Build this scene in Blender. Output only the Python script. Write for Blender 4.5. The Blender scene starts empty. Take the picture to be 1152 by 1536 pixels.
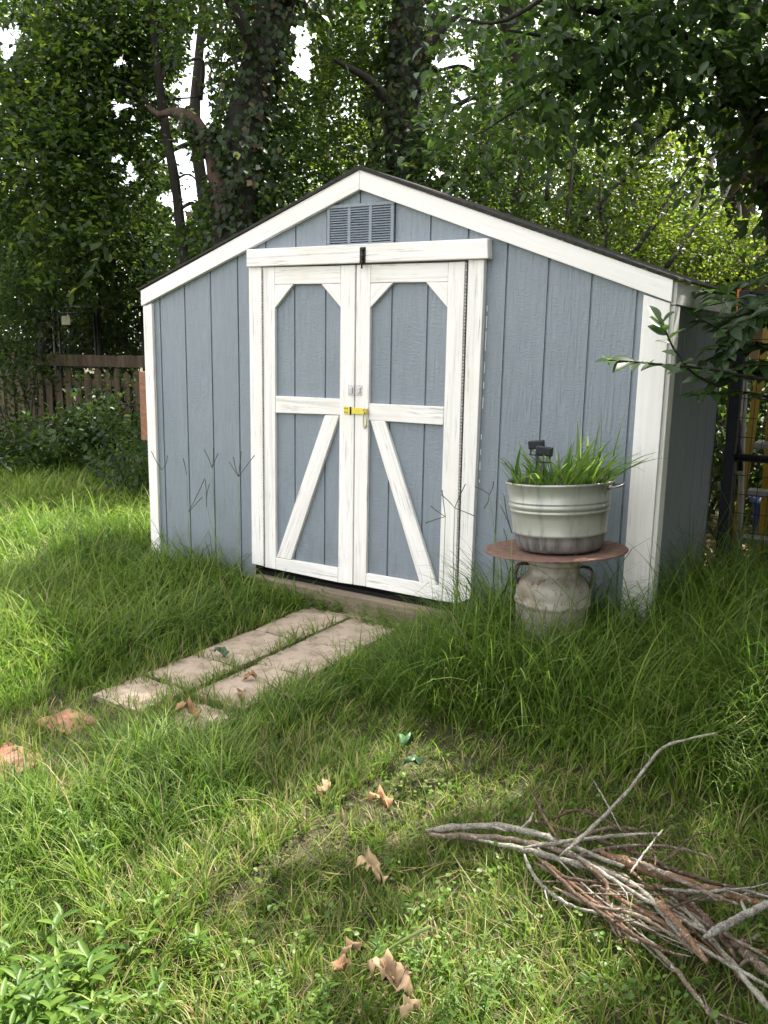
import bpy, bmesh, math, random
import numpy as np
from mathutils import Vector, Matrix
random.seed(7); rng = np.random.default_rng(11)
C = bpy.context.scene.collection
S = bpy.context.scene

# ------------------------------------------------------------------ camera (calibrated from the shed front)
EX = np.array([0.84885005, -0.11671535, 0.51558813])
EY = np.array([0.52834368, 0.15500929, -0.83476049])
EZ = np.array([0.01750841, 0.98099421, 0.19324546])
M = np.array([EX, EY, EZ]).T          # world -> camera
CAM = np.array([4.005874, -3.7646653, 1.44690135]); F = 1310.0

def U(px, py, axis, val):             # point of the photo on a world plane
    d = M.T @ np.array([(px-576)/F, (768-py)/F, -1.0]); k = (val-CAM[axis])/d[axis]
    return CAM + k*d
def A(px, py, dep):                   # point of the photo at a depth in metres
    return CAM + M.T @ np.array([(px-576)/F, (768-py)/F, -1.0])*dep
def PJ(P):                            # vectorised projection
    q = (np.atleast_2d(P)-CAM) @ M.T
    z = np.minimum(q[:, 2], -0.01)
    return 576+F*q[:, 0]/-z, 768-F*q[:, 1]/-z, -q[:, 2]

cam = bpy.data.cameras.new('camera'); co = bpy.data.objects.new('camera', cam); C.objects.link(co)
mw = np.eye(4); mw[:3, :3] = M.T; mw[:3, 3] = CAM
co.matrix_world = Matrix(mw.tolist())
cam.sensor_fit = 'VERTICAL'; cam.sensor_height = 36; cam.lens = F/1536*36
cam.clip_start = 0.05; cam.clip_end = 500
S.camera = co

# ------------------------------------------------------------------ light
SUN = Vector((0.20, 0.66, 1.0)).normalized()
elev = math.asin(SUN.z); azim = math.atan2(SUN.x, SUN.y)
w = bpy.data.worlds.new('World'); S.world = w; w.use_nodes = True
nt = w.node_tree; bg = nt.nodes['Background']
sky = nt.nodes.new('ShaderNodeTexSky'); sky.sky_type = 'NISHITA'; sky.sun_disc = False
sky.sun_elevation = elev; sky.sun_rotation = azim; sky.dust_density = 3.0; sky.air_density = 1.0; sky.ozone_density = 1.0
hs = nt.nodes.new('ShaderNodeHueSaturation'); hs.inputs['Saturation'].default_value = .62
tcw = nt.nodes.new('ShaderNodeTexCoord'); cn = nt.nodes.new('ShaderNodeTexNoise'); cn.inputs['Scale'].default_value = 2.2; cn.inputs['Detail'].default_value = 6
cr_ = nt.nodes.new('ShaderNodeValToRGB'); cr_.color_ramp.elements[0].position = .38; cr_.color_ramp.elements[1].position = .60
cmx = nt.nodes.new('ShaderNodeMix'); cmx.data_type = 'RGBA'
nt.links.new(tcw.outputs['Generated'], cn.inputs['Vector']); nt.links.new(cn.outputs[0], cr_.inputs[0]); nt.links.new(cr_.outputs[0], cmx.inputs[0])
nt.links.new(sky.outputs[0], hs.inputs['Color']); nt.links.new(hs.outputs[0], cmx.inputs[6]); cmx.inputs[7].default_value = (6.6, 6.3, 5.9, 1)   # white cloud
nt.links.new(cmx.outputs[2], bg.inputs[0]); bg.inputs[1].default_value = 0.12
sl = bpy.data.lights.new('sun', 'SUN'); sl.energy = 3.9; sl.angle = math.radians(0.55); sl.color = (1, .93, .82)
so = bpy.data.objects.new('sun', sl); C.objects.link(so); so.rotation_euler = SUN.to_track_quat('Z', 'Y').to_euler()
so.location = (0, 0, 20)
S.view_settings.view_transform = 'Standard'; S.view_settings.look = 'None'
S.view_settings.exposure = 2.15; S.view_settings.gamma = 1
try:
    S.cycles.max_bounces = 6; S.cycles.diffuse_bounces = 3; S.cycles.glossy_bounces = 2; S.cycles.transmission_bounces = 4
    S.cycles.use_denoising = True; S.cycles.caustics_reflective = False; S.cycles.caustics_refractive = False
except Exception: pass

# ------------------------------------------------------------------ material helpers
def newmat(name):
    m = bpy.data.materials.new(name); m.use_nodes = True
    return m, m.node_tree, m.node_tree.nodes['Principled BSDF']
def nd(t, typ, **kw):
    n = t.nodes.new(typ)
    for k, v in kw.items(): setattr(n, k, v)
    return n
def L(t, a, b): t.links.new(a, b)
def coords(t, scale=(1, 1, 1), rot=(0, 0, 0)):
    tc = nd(t, 'ShaderNodeTexCoord'); mp = nd(t, 'ShaderNodeMapping')
    mp.inputs['Scale'].default_value = scale
    if rot != (0, 0, 0):
        m0 = nd(t, 'ShaderNodeMapping'); m0.inputs['Rotation'].default_value = rot
        L(t, tc.outputs['Object'], m0.inputs[0]); L(t, m0.outputs[0], mp.inputs[0])
    else: L(t, tc.outputs['Object'], mp.inputs[0])
    return mp.outputs[0]
def noise(t, vec, scale, detail=4, rough=.55, dist=0):
    n = nd(t, 'ShaderNodeTexNoise'); n.inputs['Scale'].default_value = scale; n.inputs['Detail'].default_value = detail
    n.inputs['Roughness'].default_value = rough; n.inputs['Distortion'].default_value = dist
    L(t, vec, n.inputs['Vector']); return n.outputs[0]
def ramp(t, fac, stops):
    r = nd(t, 'ShaderNodeValToRGB'); e = r.color_ramp.elements
    while len(e) < len(stops): e.new(.5)
    for k, (p, c) in enumerate(stops):
        e[k].position = p; e[k].color = (*c, 1) if len(c) == 3 else c
    L(t, fac, r.inputs[0]); return r.outputs[0]
def mix(t, fac, a, b, mode='MIX'):
    m = nd(t, 'ShaderNodeMix', data_type='RGBA', blend_type=mode)
    for k, v in ((0, fac), (6, a), (7, b)):
        if hasattr(v, 'links') or hasattr(v, 'is_linked'): L(t, v, m.inputs[k])
        else: m.inputs[k].default_value = v if k == 0 else ((*v, 1) if len(v) == 3 else v)
    return m.outputs[2]
def bump(t, b, h, strength=.3, dist=.01):
    n = nd(t, 'ShaderNodeBump'); n.inputs['Strength'].default_value = strength; n.inputs['Distance'].default_value = dist
    L(t, h, n.inputs['Height']); L(t, n.outputs[0], b.inputs['Normal'])
g3 = lambda v: (v, v, v)

_pc = {}
def paint(ang=0.0, wear=.5):          # weathered white paint; ang = direction of the grain in the x-z plane
    key = (round(ang, 2), wear)
    if key in _pc: return _pc[key]
    m, t, b = newmat('weathered_white_paint')
    v = coords(t, (1.0, 1.0, .035), (0, -ang, 0)); v2 = coords(t)
    oi = nd(t, 'ShaderNodeObjectInfo'); ov = []
    for vv in (v, v2):
        q_ = nd(t, 'ShaderNodeVectorMath', operation='SCALE'); q_.inputs[0].default_value = (13.7, 9.1, 17.3); L(t, oi.outputs['Random'], q_.inputs['Scale'])
        a_ = nd(t, 'ShaderNodeVectorMath', operation='ADD'); L(t, vv, a_.inputs[0]); L(t, q_.outputs[0], a_.inputs[1]); ov.append(a_.outputs[0])
    v, v2 = ov
    n1 = noise(t, v, 110, 6, .65, .3); n2 = noise(t, v2, 7, 5, .6); n3 = noise(t, v, 30, 5, .6, .6)
    crack = ramp(t, n1, [(.33, g3(0)), (.46, g3(1))])
    patch = ramp(t, n2, [(.40, g3(1)), (.56, g3(0))])
    c0 = ramp(t, n3, [(.28, tuple(.86-q_*min(1, wear*1.25) for q_ in (.26, .27, .28))), (.46, (.82, .81, .80)), (.7, (.88, .875, .87))])
    # grey wood showing in cracks, mostly inside the worn patches
    inv = nd(t, 'ShaderNodeMath', operation='SUBTRACT'); inv.inputs[0].default_value = 1; L(t, crack, inv.inputs[1])
    pm = nd(t, 'ShaderNodeMath', operation='MULTIPLY_ADD'); L(t, patch, pm.inputs[0]); pm.inputs[1].default_value = .85*wear; pm.inputs[2].default_value = .30*wear
    f = nd(t, 'ShaderNodeMath', operation='MULTIPLY', use_clamp=True); L(t, inv.outputs[0], f.inputs[0]); L(t, pm.outputs[0], f.inputs[1])
    c1 = mix(t, f.outputs[0], c0, (.27, .25, .235))
    n4 = noise(t, v2, 3.1, 3, .6)
    st = ramp(t, n4, [(.50, g3(0)), (.75, g3(1))])
    sm = nd(t, 'ShaderNodeMath', operation='MULTIPLY'); L(t, st, sm.inputs[0]); sm.inputs[1].default_value = .5*wear
    c2 = mix(t, sm.outputs[0], c1, (.66, .58, .49))
    L(t, c2, b.inputs['Base Color']); b.inputs['Roughness'].default_value = .62
    bump(t, b, n1, .45, .004)
    _pc[key] = m; return m
def siding_mat():
    m, t, b = newmat('blue_grey_siding')
    v = coords(t, (1, 1, .09)); v2 = coords(t)
    n1 = noise(t, v, 38, 6, .6, 1.6); n2 = noise(t, v2, 1.6, 4, .6); n3 = noise(t, coords(t, (.25, 1, 1)), 150, 2, .5)
    n5 = noise(t, v2, 120, 2, .5)
    c = ramp(t, n2, [(.3, (.190, .230, .272)), (.7, (.222, .264, .308))])
    c = mix(t, .28, c, ramp(t, n1, [(.35, g3(.84)), (.5, g3(1)), (.66, g3(1.16))]), 'MULTIPLY')
    sx_ = nd(t, 'ShaderNodeSeparateXYZ'); L(t, v2, sx_.inputs[0]); n6 = noise(t, coords(t, (1, 1, .4)), 9, 6, .65)
    mr = nd(t, 'ShaderNodeMapRange'); L(t, sx_.outputs[2], mr.inputs[0]); mr.inputs[1].default_value = .05; mr.inputs[2].default_value = .55; mr.inputs[3].default_value = .75; mr.inputs[4].default_value = 0
    mm = nd(t, 'ShaderNodeMath', operation='MULTIPLY'); L(t, mr.outputs[0], mm.inputs[0]); L(t, ramp(t, n6, [(.40, g3(0)), (.66, g3(1))]), mm.inputs[1])
    c = mix(t, mm.outputs[0], c, (.105, .115, .095))
    fl = ramp(t, n5, [(.74, g3(0)), (.78, g3(1))]); fm = nd(t, 'ShaderNodeMath', operation='MULTIPLY'); L(t, fl, fm.inputs[0]); fm.inputs[1].default_value = .5
    c = mix(t, fm.outputs[0], c, (.42, .44, .46))
    L(t, c, b.inputs['Base Color']); b.inputs['Roughness'].default_value = .42
    add = nd(t, 'ShaderNodeMath', operation='MULTIPLY_ADD'); L(t, n3, add.inputs[0]); add.inputs[1].default_value = .35; L(t, n1, add.inputs[2])
    bump(t, b, add.outputs[0], .75, .009)
    return m
def simple(name, col, rough=.5, metal=0, var=.0, scale=20, col2=None, bmp=0, stretch=(1, 1, 1), lo=.35, hi=.65):
    m, t, b = newmat(name); b.inputs['Roughness'].default_value = rough; b.inputs['Metallic'].default_value = metal
    v = coords(t, stretch); n = noise(t, v, scale, 5, .6)
    c2 = col2 or tuple(x*(1-var) for x in col)
    L(t, ramp(t, n, [(lo, c2), (hi, col)]), b.inputs['Base Color'])
    if bmp: bump(t, b, n, bmp, .01)
    return m
def leafmat(name, stops, trans, tf=.45, rough=.45, spec=.35):
    m, t, b = newmat(name)
    at = nd(t, 'ShaderNodeAttribute', attribute_name='rnd')
    c = ramp(t, at.outputs['Fac'], stops); L(t, c, b.inputs['Base Color'])
    b.inputs['Roughness'].default_value = rough; b.inputs['Specular IOR Level'].default_value = spec
    tr = nd(t, 'ShaderNodeBsdfTranslucent')
    tc = ramp(t, at.outputs['Fac'], trans); L(t, tc, tr.inputs[0])
    mx = nd(t, 'ShaderNodeMixShader'); mx.inputs[0].default_value = tf
    L(t, b.outputs[0], mx.inputs[1]); L(t, tr.outputs[0], mx.inputs[2])
    L(t, mx.outputs[0], t.nodes['Material Output'].inputs[0]); return m

MT = {}
MT['siding'] = siding_mat()
MT['shingle'] = simple('black_shingle', (.035, .033, .032), .9, 0, .6, 60, bmp=.6)
MT['dark'] = simple('gap_shade_black', (.012, .012, .012), .9, 0, .3)  # near-black colour stands in for shade inside the vent and under the floor
MT['black_metal'] = simple('black_metal', (.02, .021, .022), .45, .3, .4, 40)
MT['hinge'] = simple('hinge_metal', (.50, .49, .47), .5, .6, .5, 120)
MT['yellow_plate'] = simple('yellow_zinc', (.78, .66, .10), .35, .35, .15, 60)
MT['brass'] = simple('brass_clip', (.62, .55, .30), .3, .8, .3, 80)
MT['latch'] = simple('painted_latch', (.68, .68, .72), .35, .5, .35, 140)
MT['zinc_paint'] = simple('weathered_zinc', (.35, .36, .31), .40, .35, .25, 9, bmp=.05)
MT['zinc_paint'] = simple('weathered_zinc', (.37, .385, .355), .40, .45, .25, 30, col2=(.22, .225, .205), stretch=(1, 1, .18), bmp=.08, lo=.25, hi=.5)
MT['zinc_bare'] = simple('bare_zinc', (.33, .335, .34), .42, .55, .6, 40, stretch=(1, 1, .15), bmp=.1)
MT['plastic'] = simple('black_plastic', (.012, .013, .016), .35, 0, .3)
MT['soil'] = simple('potting_soil', (.06, .042, .028), .95, 0, .6, 40, bmp=.8)
MT['timber'] = simple('grey_timber', (.27, .21, .155), .85, 0, .55, 22, col2=(.14, .11, .085), stretch=(.08, 1, 1), bmp=.5)
MT['fence'] = simple('fence_wood', (.16, .115, .078), .85, 0, .5, 16, col2=(.05, .038, .028), stretch=(1, 1, .12), bmp=.4)
MT['redwood'] = simple('red_wood', (.28, .135, .08), .75, 0, .35, 25, stretch=(1, .4, 1.6), bmp=.3)
MT['bark'] = simple('dark_bark', (.030, .025, .020), .95, 0, .6, 14, stretch=(1, 1, .3), bmp=1)
MT['redbark'] = simple('reddish_bark', (.085, .052, .038), .95, 0, .6, 14, stretch=(1, 1, .4), bmp=1)
MT['ladder'] = simple('ladder_yellow', (.30, .20, .012), .45, 0, .25, 20)
MT['step'] = simple('ladder_step', (.20, .20, .21), .4, .5, .2, 20)
MT['orange'] = simple('orange_handle', (.55, .15, .025), .45)
MT['whitepole'] = simple('white_pole', (.36, .35, .33), .5, 0, .3, 12)
MT['blue'] = simple('dark_blue_plastic', (.012, .03, .14), .4, 0, .3)
MT['bluemetal'] = simple('dark_blue_metal', (.004, .006, .016), .6, .1, .3)
MT['tan'] = simple('tan_wall', (.22, .15, .08), .8, 0, .2, 5)
MT['roofmetal'] = simple('tan_roof', (.50, .42, .32), .6, 0, .2, 5)
MT['tag'] = simple('cream_tag', (.85, .80, .60), .5, 0, .05)
MT['stem'] = simple('green_stem', (.20, .28, .07), .55, 0, .3, 30)
MT['seed'] = simple('dark_seed_head', (.07, .075, .04), .7, 0, .4, 90)
def rustm():
    m, t, b = newmat('rusty_iron'); v = coords(t)
    n1 = noise(t, v, 26, 6, .65); n2 = noise(t, v, 90, 4, .6)
    c = ramp(t, n1, [(.3, (.060, .036, .028)), (.5, (.135, .076, .055)), (.72, (.235, .14, .10))])
    c = mix(t, .35, c, ramp(t, n2, [(.3, (.06, .032, .025)), (.7, (.29, .165, .12))]))
    L(t, c, b.inputs['Base Color']); b.inputs['Roughness'].default_value = .85; bump(t, b, n2, .5, .006); return m
MT['rust'] = rustm()
MT['rustdark'] = simple('dark_rusty_metal', (.16, .12, .09), .75, .2, .6, 40, col2=(.045, .03, .022), bmp=.4)
def canm():
    m, t, b = newmat('chipped_cream_paint'); v = coords(t, (1, 1, .6))
    n1 = noise(t, v, 7, 9, .72); n2 = noise(t, v, 30, 7, .7); n3 = noise(t, v, 2.6, 4, .6)
    f = ramp(t, n1, [(.47, g3(0)), (.58, g3(.85))]); f2 = ramp(t, n2, [(.56, g3(0)), (.64, g3(.9))])
    c = ramp(t, n3, [(.35, (.30, .28, .24)), (.65, (.47, .45, .40))])
    c = mix(t, f, c, (.23, .185, .135)); c = mix(t, f2, c, (.13, .065, .038))
    L(t, c, b.inputs['Base Color']); b.inputs['Roughness'].default_value = .5; b.inputs['Metallic'].default_value = .15
    bump(t, b, n2, .25, .004); return m
MT['can'] = canm()
def pavm(name, a, bb, dirt):
    m, t, b = newmat(name); v = coords(t); n1 = noise(t, v, 5, 5, .6); n2 = noise(t, v, 130, 3, .6); n3 = noise(t, v, 16, 6, .7)
    c = ramp(t, n1, [(.3, a), (.7, bb)])
    c = mix(t, ramp(t, n3, [(.46, g3(0)), (.62, g3(.8))]), c, dirt)
    c = mix(t, .25, c, ramp(t, n2, [(.3, tuple(x*.5 for x in a)), (.7, tuple(min(1, x*1.3) for x in bb))]))
    L(t, c, b.inputs['Base Color']); b.inputs['Roughness'].default_value = .9; bump(t, b, n2, .4, .004); return m
MT['paver'] = pavm('concrete_paver', (.34, .265, .205), (.47, .385, .31), (.17, .125, .08))
MT['redpaver'] = pavm('red_concrete_paver', (.27, .12, .08), (.33, .17, .12), (.15, .10, .06))
def stickm(name, base, light, lich):
    m, t, b = newmat(name); v = coords(t); n1 = noise(t, v, 42, 8, .75); n2 = noise(t, v, 190, 5, .7)
    c = ramp(t, n1, [(lich, base), (lich+.07, light)])
    c = mix(t, .55, c, ramp(t, n2, [(.38, tuple(x*.25 for x in base)), (.62, light)]))
    L(t, c, b.inputs['Base Color']); n7 = noise(t, v, 75, 4, .6); c = mix(t, ramp(t, n7, [(.58, g3(0)), (.64, g3(.8))]), c, (.46, .46, .40) if base[0] > .07 else (.30, .29, .25))
    n8 = noise(t, v, 110, 4, .7); c = mix(t, ramp(t, n8, [(.60, g3(0)), (.68, g3(.85))]), c, tuple(x*.3 for x in base))
    L(t, c, b.inputs['Base Color']); b.inputs['Roughness'].default_value = .9; bump(t, b, n2, 1.0, .010); return m
MT['st_lichen'] = stickm('lichen_bark', (.15, .115, .085), (.42, .40, .34), .42)
MT['st_grey'] = stickm('grey_bark', (.125, .088, .062), (.29, .225, .17), .42)
MT['st_brown'] = stickm('brown_bark', (.060, .034, .022), (.19, .115, .075), .50)
MT['st_orange'] = stickm('peeled_wood', (.23, .115, .06), (.33, .20, .12), .5)
MT['st_white'] = stickm('white_lichen_bark', (.17, .14, .11), (.50, .49, .44), .48)
MT['cut'] = simple('cut_wood', (.55, .33, .17), .8, 0, .2, 30)

G1, G2, G3 = (.016, .040, .010), (.030, .070, .015), (.055, .100, .020)
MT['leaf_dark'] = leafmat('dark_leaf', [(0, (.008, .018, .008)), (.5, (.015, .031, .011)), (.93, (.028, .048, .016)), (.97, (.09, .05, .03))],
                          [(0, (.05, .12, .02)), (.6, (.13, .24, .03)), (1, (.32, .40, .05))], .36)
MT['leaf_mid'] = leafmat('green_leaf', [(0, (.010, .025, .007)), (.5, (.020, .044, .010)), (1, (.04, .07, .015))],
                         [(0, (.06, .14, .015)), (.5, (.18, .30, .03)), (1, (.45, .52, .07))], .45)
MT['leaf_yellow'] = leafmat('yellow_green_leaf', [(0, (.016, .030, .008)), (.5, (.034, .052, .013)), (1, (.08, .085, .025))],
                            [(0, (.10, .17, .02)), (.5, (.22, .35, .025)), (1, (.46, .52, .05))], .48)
MT['leaf_shrub'] = leafmat('shrub_leaf', [(0, (.012, .030, .010)), (.6, (.026, .056, .016)), (1, (.05, .085, .022))], [(0, (.04, .10, .015)), (1, (.14, .22, .03))], .3)
MT['leaf_near'] = leafmat('glossy_leaf', [(0, (.021, .048, .018)), (1, (.046, .088, .028))],
                          [(0, (.08, .18, .03)), (1, (.16, .28, .05))], .35, .38, .45)
MT['leaf_tub'] = leafmat('strap_leaf', [(0, (.045, .105, .020)), (.6, (.085, .165, .03)), (1, (.14, .21, .05))],
                         [(0, (.12, .28, .03)), (1, (.30, .42, .07))], .35, .4, .4)
MT['weed'] = leafmat('weed_leaf', [(0, (.045, .10, .014)), (.6, (.085, .165, .022)), (1, (.14, .215, .035))],
                     [(0, (.14, .30, .03)), (1, (.32, .46, .07))], .38, .45, .35)
MT['grass'] = leafmat('grass_blade', [(0, (.027, .058, .010)), (.35, (.076, .138, .017)), (.7, (.155, .228, .030)), (.86, (.23, .275, .05)), (.90, (.25, .20, .10)), (1, (.36, .29, .165))],
                      [(0, (.07, .17, .02)), (.5, (.16, .32, .035)), (.86, (.28, .42, .06)), (1, (.30, .25, .12))], .36, .5, .3)
MT['deadleaf'] = simple('dead_oak_leaf', (.38, .26, .15), .75, 0, .4, 22, bmp=.3)
MT['deadleaf2'] = simple('orange_dead_leaf', (.32, .18, .085), .75, 0, .4, 22, bmp=.3)
MT['deadleaf3'] = simple('pale_dead_leaf', (.42, .31, .17), .75, 0, .3, 22, bmp=.3)
MT['greenleaf'] = simple('fallen_green_leaf', (.025, .085, .022), .5, 0, .3, 40)
MT['flower'] = simple('orange_flower', (.75, .38, .02), .6, 0, .1)

# ------------------------------------------------------------------ object helpers
def link(name, me, mat, parent=None, loc=None):
    o = bpy.data.objects.new(name, me); C.objects.link(o)
    if mat:
        for mm in (mat if isinstance(mat, (list, tuple)) else [mat]): me.materials.append(mm)
    if parent: o.parent = parent
    elif loc is not None: o.location = [float(x) for x in loc]
    return o
def org(parent, loc):
    if parent is not None:
        r = parent
        while r.parent: r = r.parent
        return np.array(r.location)
    return np.zeros(3) if loc is None else np.array(loc, float)
def tag(o, label, cat=None, group=None, kind=None):
    if label: o['label'] = label
    if cat: o['category'] = cat
    if group: o['group'] = group
    if kind: o['kind'] = kind
    return o
def thing(name, loc, label, cat, group=None):
    o = bpy.data.objects.new(name, None); C.objects.link(o); o.location = [float(x) for x in loc]
    o.empty_display_size = .1
    return tag(o, label, cat, group)
def bm_obj(name, bm, mat, parent=None, loc=None, smooth=False):
    d = org(parent, loc)
    for v in bm.verts: v.co -= Vector(d)
    bmesh.ops.recalc_face_normals(bm, faces=bm.faces)
    me = bpy.data.meshes.new(name); bm.to_mesh(me); bm.free()
    if smooth: me.polygons.foreach_set('use_smooth', [True]*len(me.polygons))
    return link(name, me, mat, parent, loc)
def np_obj(name, V, loops, sizes, mat, parent=None, loc=None, rnd=None, smooth=False, midx=None):
    V = np.asarray(V, np.float32) - org(parent, loc).astype(np.float32)
    me = bpy.data.meshes.new(name)
    me.vertices.add(len(V)); me.vertices.foreach_set('co', V.ravel())
    loops = np.asarray(loops, np.int32).ravel(); sizes = np.asarray(sizes, np.int32)
    me.loops.add(len(loops)); me.loops.foreach_set('vertex_index', loops)
    me.polygons.add(len(sizes))
    st = np.zeros(len(sizes), np.int32); st[1:] = np.cumsum(sizes)[:-1]
    me.polygons.foreach_set('loop_start', st); me.polygons.foreach_set('loop_total', sizes)
    if smooth: me.polygons.foreach_set('use_smooth', np.ones(len(sizes), bool))
    if midx is not None: me.polygons.foreach_set('material_index', np.asarray(midx, np.int32))
    me.update(calc_edges=True)
    if rnd is not None:
        a = me.attributes.new('rnd', 'FLOAT', 'POINT'); a.data.foreach_set('value', np.asarray(rnd, np.float32))
    return link(name, me, mat, parent, loc)
def add_prism(bm, poly, y0, y1, bevel=0.0):      # polygon in the x-z plane, y0 = front
    vs = [bm.verts.new((x, y0, z)) for x, z in poly]; vb = [bm.verts.new((x, y1, z)) for x, z in poly]
    n = len(poly); fs = [bm.faces.new(vs), bm.faces.new(vb[::-1])]
    for i in range(n):
        j = (i+1) % n; fs.append(bm.faces.new((vs[j], vs[i], vb[i], vb[j])))
    if bevel:
        es = {e for f in fs for e in f.edges}
        bmesh.ops.bevel(bm, geom=list(es), offset=bevel, segments=2, affect='EDGES', profile=.5, clamp_overlap=True)
def add_box(bm, a, b, bevel=0.0):
    x0, y0, z0 = a; x1, y1, z1 = b
    add_prism(bm, [(x0, z0), (x1, z0), (x1, z1), (x0, z1)], y0, y1, bevel)
def prism(name, poly, y0, y1, mat, parent, bevel=.003):
    bm = bmesh.new(); add_prism(bm, poly, y0, y1, bevel); return bm_obj(name, bm, mat, parent)
def boxo(name, a, b, mat, parent=None, loc=None, bevel=.003):
    bm = bmesh.new(); add_box(bm, a, b, bevel); return bm_obj(name, bm, mat, parent, loc)
def tube_arrays(P, R, n=8, wob=0):
    P = np.asarray(P, float); k = len(P); R = np.broadcast_to(np.asarray(R, float), (k,))
    T = np.gradient(P, axis=0); T /= np.linalg.norm(T, axis=1)[:, None]+1e-9
    ref = np.array([0, 0, 1.0]) if abs(T[:, 2]).mean() < .8 else np.array([1.0, 0, 0])
    a = np.cross(T, ref); a /= np.linalg.norm(a, axis=1)[:, None]+1e-9; b = np.cross(T, a)
    th = np.linspace(0, 2*math.pi, n, endpoint=False)
    rr = R[:, None]*(1+wob*rng.normal(size=(k, n))) if wob else np.repeat(R[:, None], n, 1)
    V = P[:, None]+rr[..., None]*(np.cos(th)[None, :, None]*a[:, None]+np.sin(th)[None, :, None]*b[:, None])
    V = V.reshape(-1, 3); loops = []; sizes = []
    for i in range(k-1):
        for j in range(n):
            q = (j+1) % n; loops += [i*n+j, i*n+q, (i+1)*n+q, (i+1)*n+j]; sizes.append(4)
    loops += list(range(n))[::-1]; sizes.append(n); loops += [(k-1)*n+j for j in range(n)]; sizes.append(n)
    return V, loops, sizes
def join(parts):
    V = []; lo = []; sz = []; o = 0
    for v, l, s in parts:
        V.append(v); lo.append(np.asarray(l)+o); sz += list(s); o += len(v)
    return np.concatenate(V), np.concatenate(lo), sz
def smooth_path(P, n=10):                        # Catmull-Rom
    P = np.asarray(P, float)
    if len(P) < 3: return np.array([P[0]+(P[-1]-P[0])*t for t in np.linspace(0, 1, n)])
    Q = np.vstack([2*P[0]-P[1], P, 2*P[-1]-P[-2]]); out = []
    m = max(2, n//(len(P)-1))
    for i in range(1, len(Q)-2):
        for t in np.linspace(0, 1, m, endpoint=False):
            a, b, c, d = Q[i-1:i+3]
            out.append(.5*(2*b+(c-a)*t+(2*a-5*b+4*c-d)*t*t+(3*b-a-3*c+d)*t**3))
    out.append(P[-1]); return np.array(out)
def tube(name, P, R, mat, parent=None, loc=None, n=8, smooth=True, wob=0):
    V, l, s = tube_arrays(P, R, n, wob); return np_obj(name, V, l, s, mat, parent, loc, smooth=smooth)
def lathe(name, prof, centre, mat, parent=None, loc=None, n=48, tilt=None, dent=0, midx=None):
    cx, cy, cz = centre; V = []; lo = []; sz = []; mi = []
    for i, (r, z) in enumerate(prof):
        for j in range(n):
            a = 2*math.pi*j/n; rr = r*(1+dent*math.sin(3*a+z*20)*.5+dent*math.sin(5*a+1)*.3)
            V.append((rr*math.cos(a), rr*math.sin(a), z))
    for i in range(len(prof)-1):
        for j in range(n):
            q = (j+1) % n; lo += [i*n+j, i*n+q, (i+1)*n+q, (i+1)*n+j]; sz.append(4); mi.append(midx[i] if midx else 0)
    V = np.array(V)
    if tilt is not None: V = V @ np.array(tilt).T
    V = V+np.array([cx, cy, cz])
    return np_obj(name, V, lo, sz, mat, parent, loc, smooth=True, midx=mi)

# ------------------------------------------------------------------ GARDEN SHED
W, D, ZE, ZA = 3.05, 1.15, 1.715, 2.257
rakez = lambda x: ZE+(ZA-ZE)*(1-abs(x-W/2)/(W/2))
GR = [.113+.2*k for k in range(15)]
shed = thing('garden_shed', (W/2, 0, 0), 'blue grey wooden shed with white trim, gabled front and white braced double doors', 'shed')
def siding_strip(bm, x0, x1, z0, topf, y, grooves, gw=.010, gd=.008):
    xs = [x0]; pr = []
    cur = x0
    for g in grooves:
        if g-gw/2 > cur and g+gw/2 < x1:
            pr.append((cur, g-gw/2, y)); pr.append((g-gw/2, g+gw/2, y+gd)); cur = g+gw/2
    pr.append((cur, x1, y)); last = None
    for a, b, yy in pr:
        cuts = [a]+([W/2] if a < W/2 < b else [])+[b]
        for p, q in zip(cuts, cuts[1:]):
            bm.faces.new([bm.verts.new(c) for c in ((p, yy, z0), (q, yy, z0), (q, yy, topf(q)), (p, yy, topf(p)))])
        if last is not None:
            bm.faces.new([bm.verts.new(c) for c in ((a, last, z0), (a, yy, z0), (a, yy, topf(a)), (a, last, topf(a)))])
        last = yy
bm = bmesh.new(); tf_ = lambda x: rakez(x)-.03
siding_strip(bm, 0, .82, .08, tf_, 0, GR); siding_strip(bm, .82, 2.16, .20, tf_, 0, GR); siding_strip(bm, 2.16, W, .08, tf_, 0, GR)
bm_obj('front_wall', bm, MT['siding'], shed)
# side walls (grooved too), back wall
def side_wall(x, sgn):
    bm = bmesh.new(); ys = [0]+[.1+.2*k for k in range(6) if .1+.2*k < D]; cur = 0
    for g in ys[1:]+[None]:
        e = D if g is None else g-.005
        bm.faces.new([bm.verts.new(c) for c in ((x, cur, .13), (x, e, .13), (x, e, ZE-.02), (x, cur, ZE-.02))])
        if g is not None:
            xi = x-sgn*.008
            bm.faces.new([bm.verts.new(c) for c in ((xi, e, .13), (xi, g+.005, .13), (xi, g+.005, ZE-.02), (xi, e, ZE-.02))])
            for yy in (e, g+.005):
                bm.faces.new([bm.verts.new(c) for c in ((x, yy, .13), (xi, yy, .13), (xi, yy, ZE-.02), (x, yy, ZE-.02))])
            cur = g+.005
    return bm_obj('side_wall', bm, MT['siding'], shed)
side_wall(W, 1); side_wall(0, -1)
prism('back_wall', [(0, .13), (W, .13), (W, ZE-.03), (W/2, ZA-.03), (0, ZE-.03)], D-.02, D, MT['siding'], shed, 0)
bm = bmesh.new(); add_box(bm, (.02, .02, .0), (W-.02, D-.03, .128)); bm_obj('floor_base', bm, MT['dark'], shed)
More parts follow.
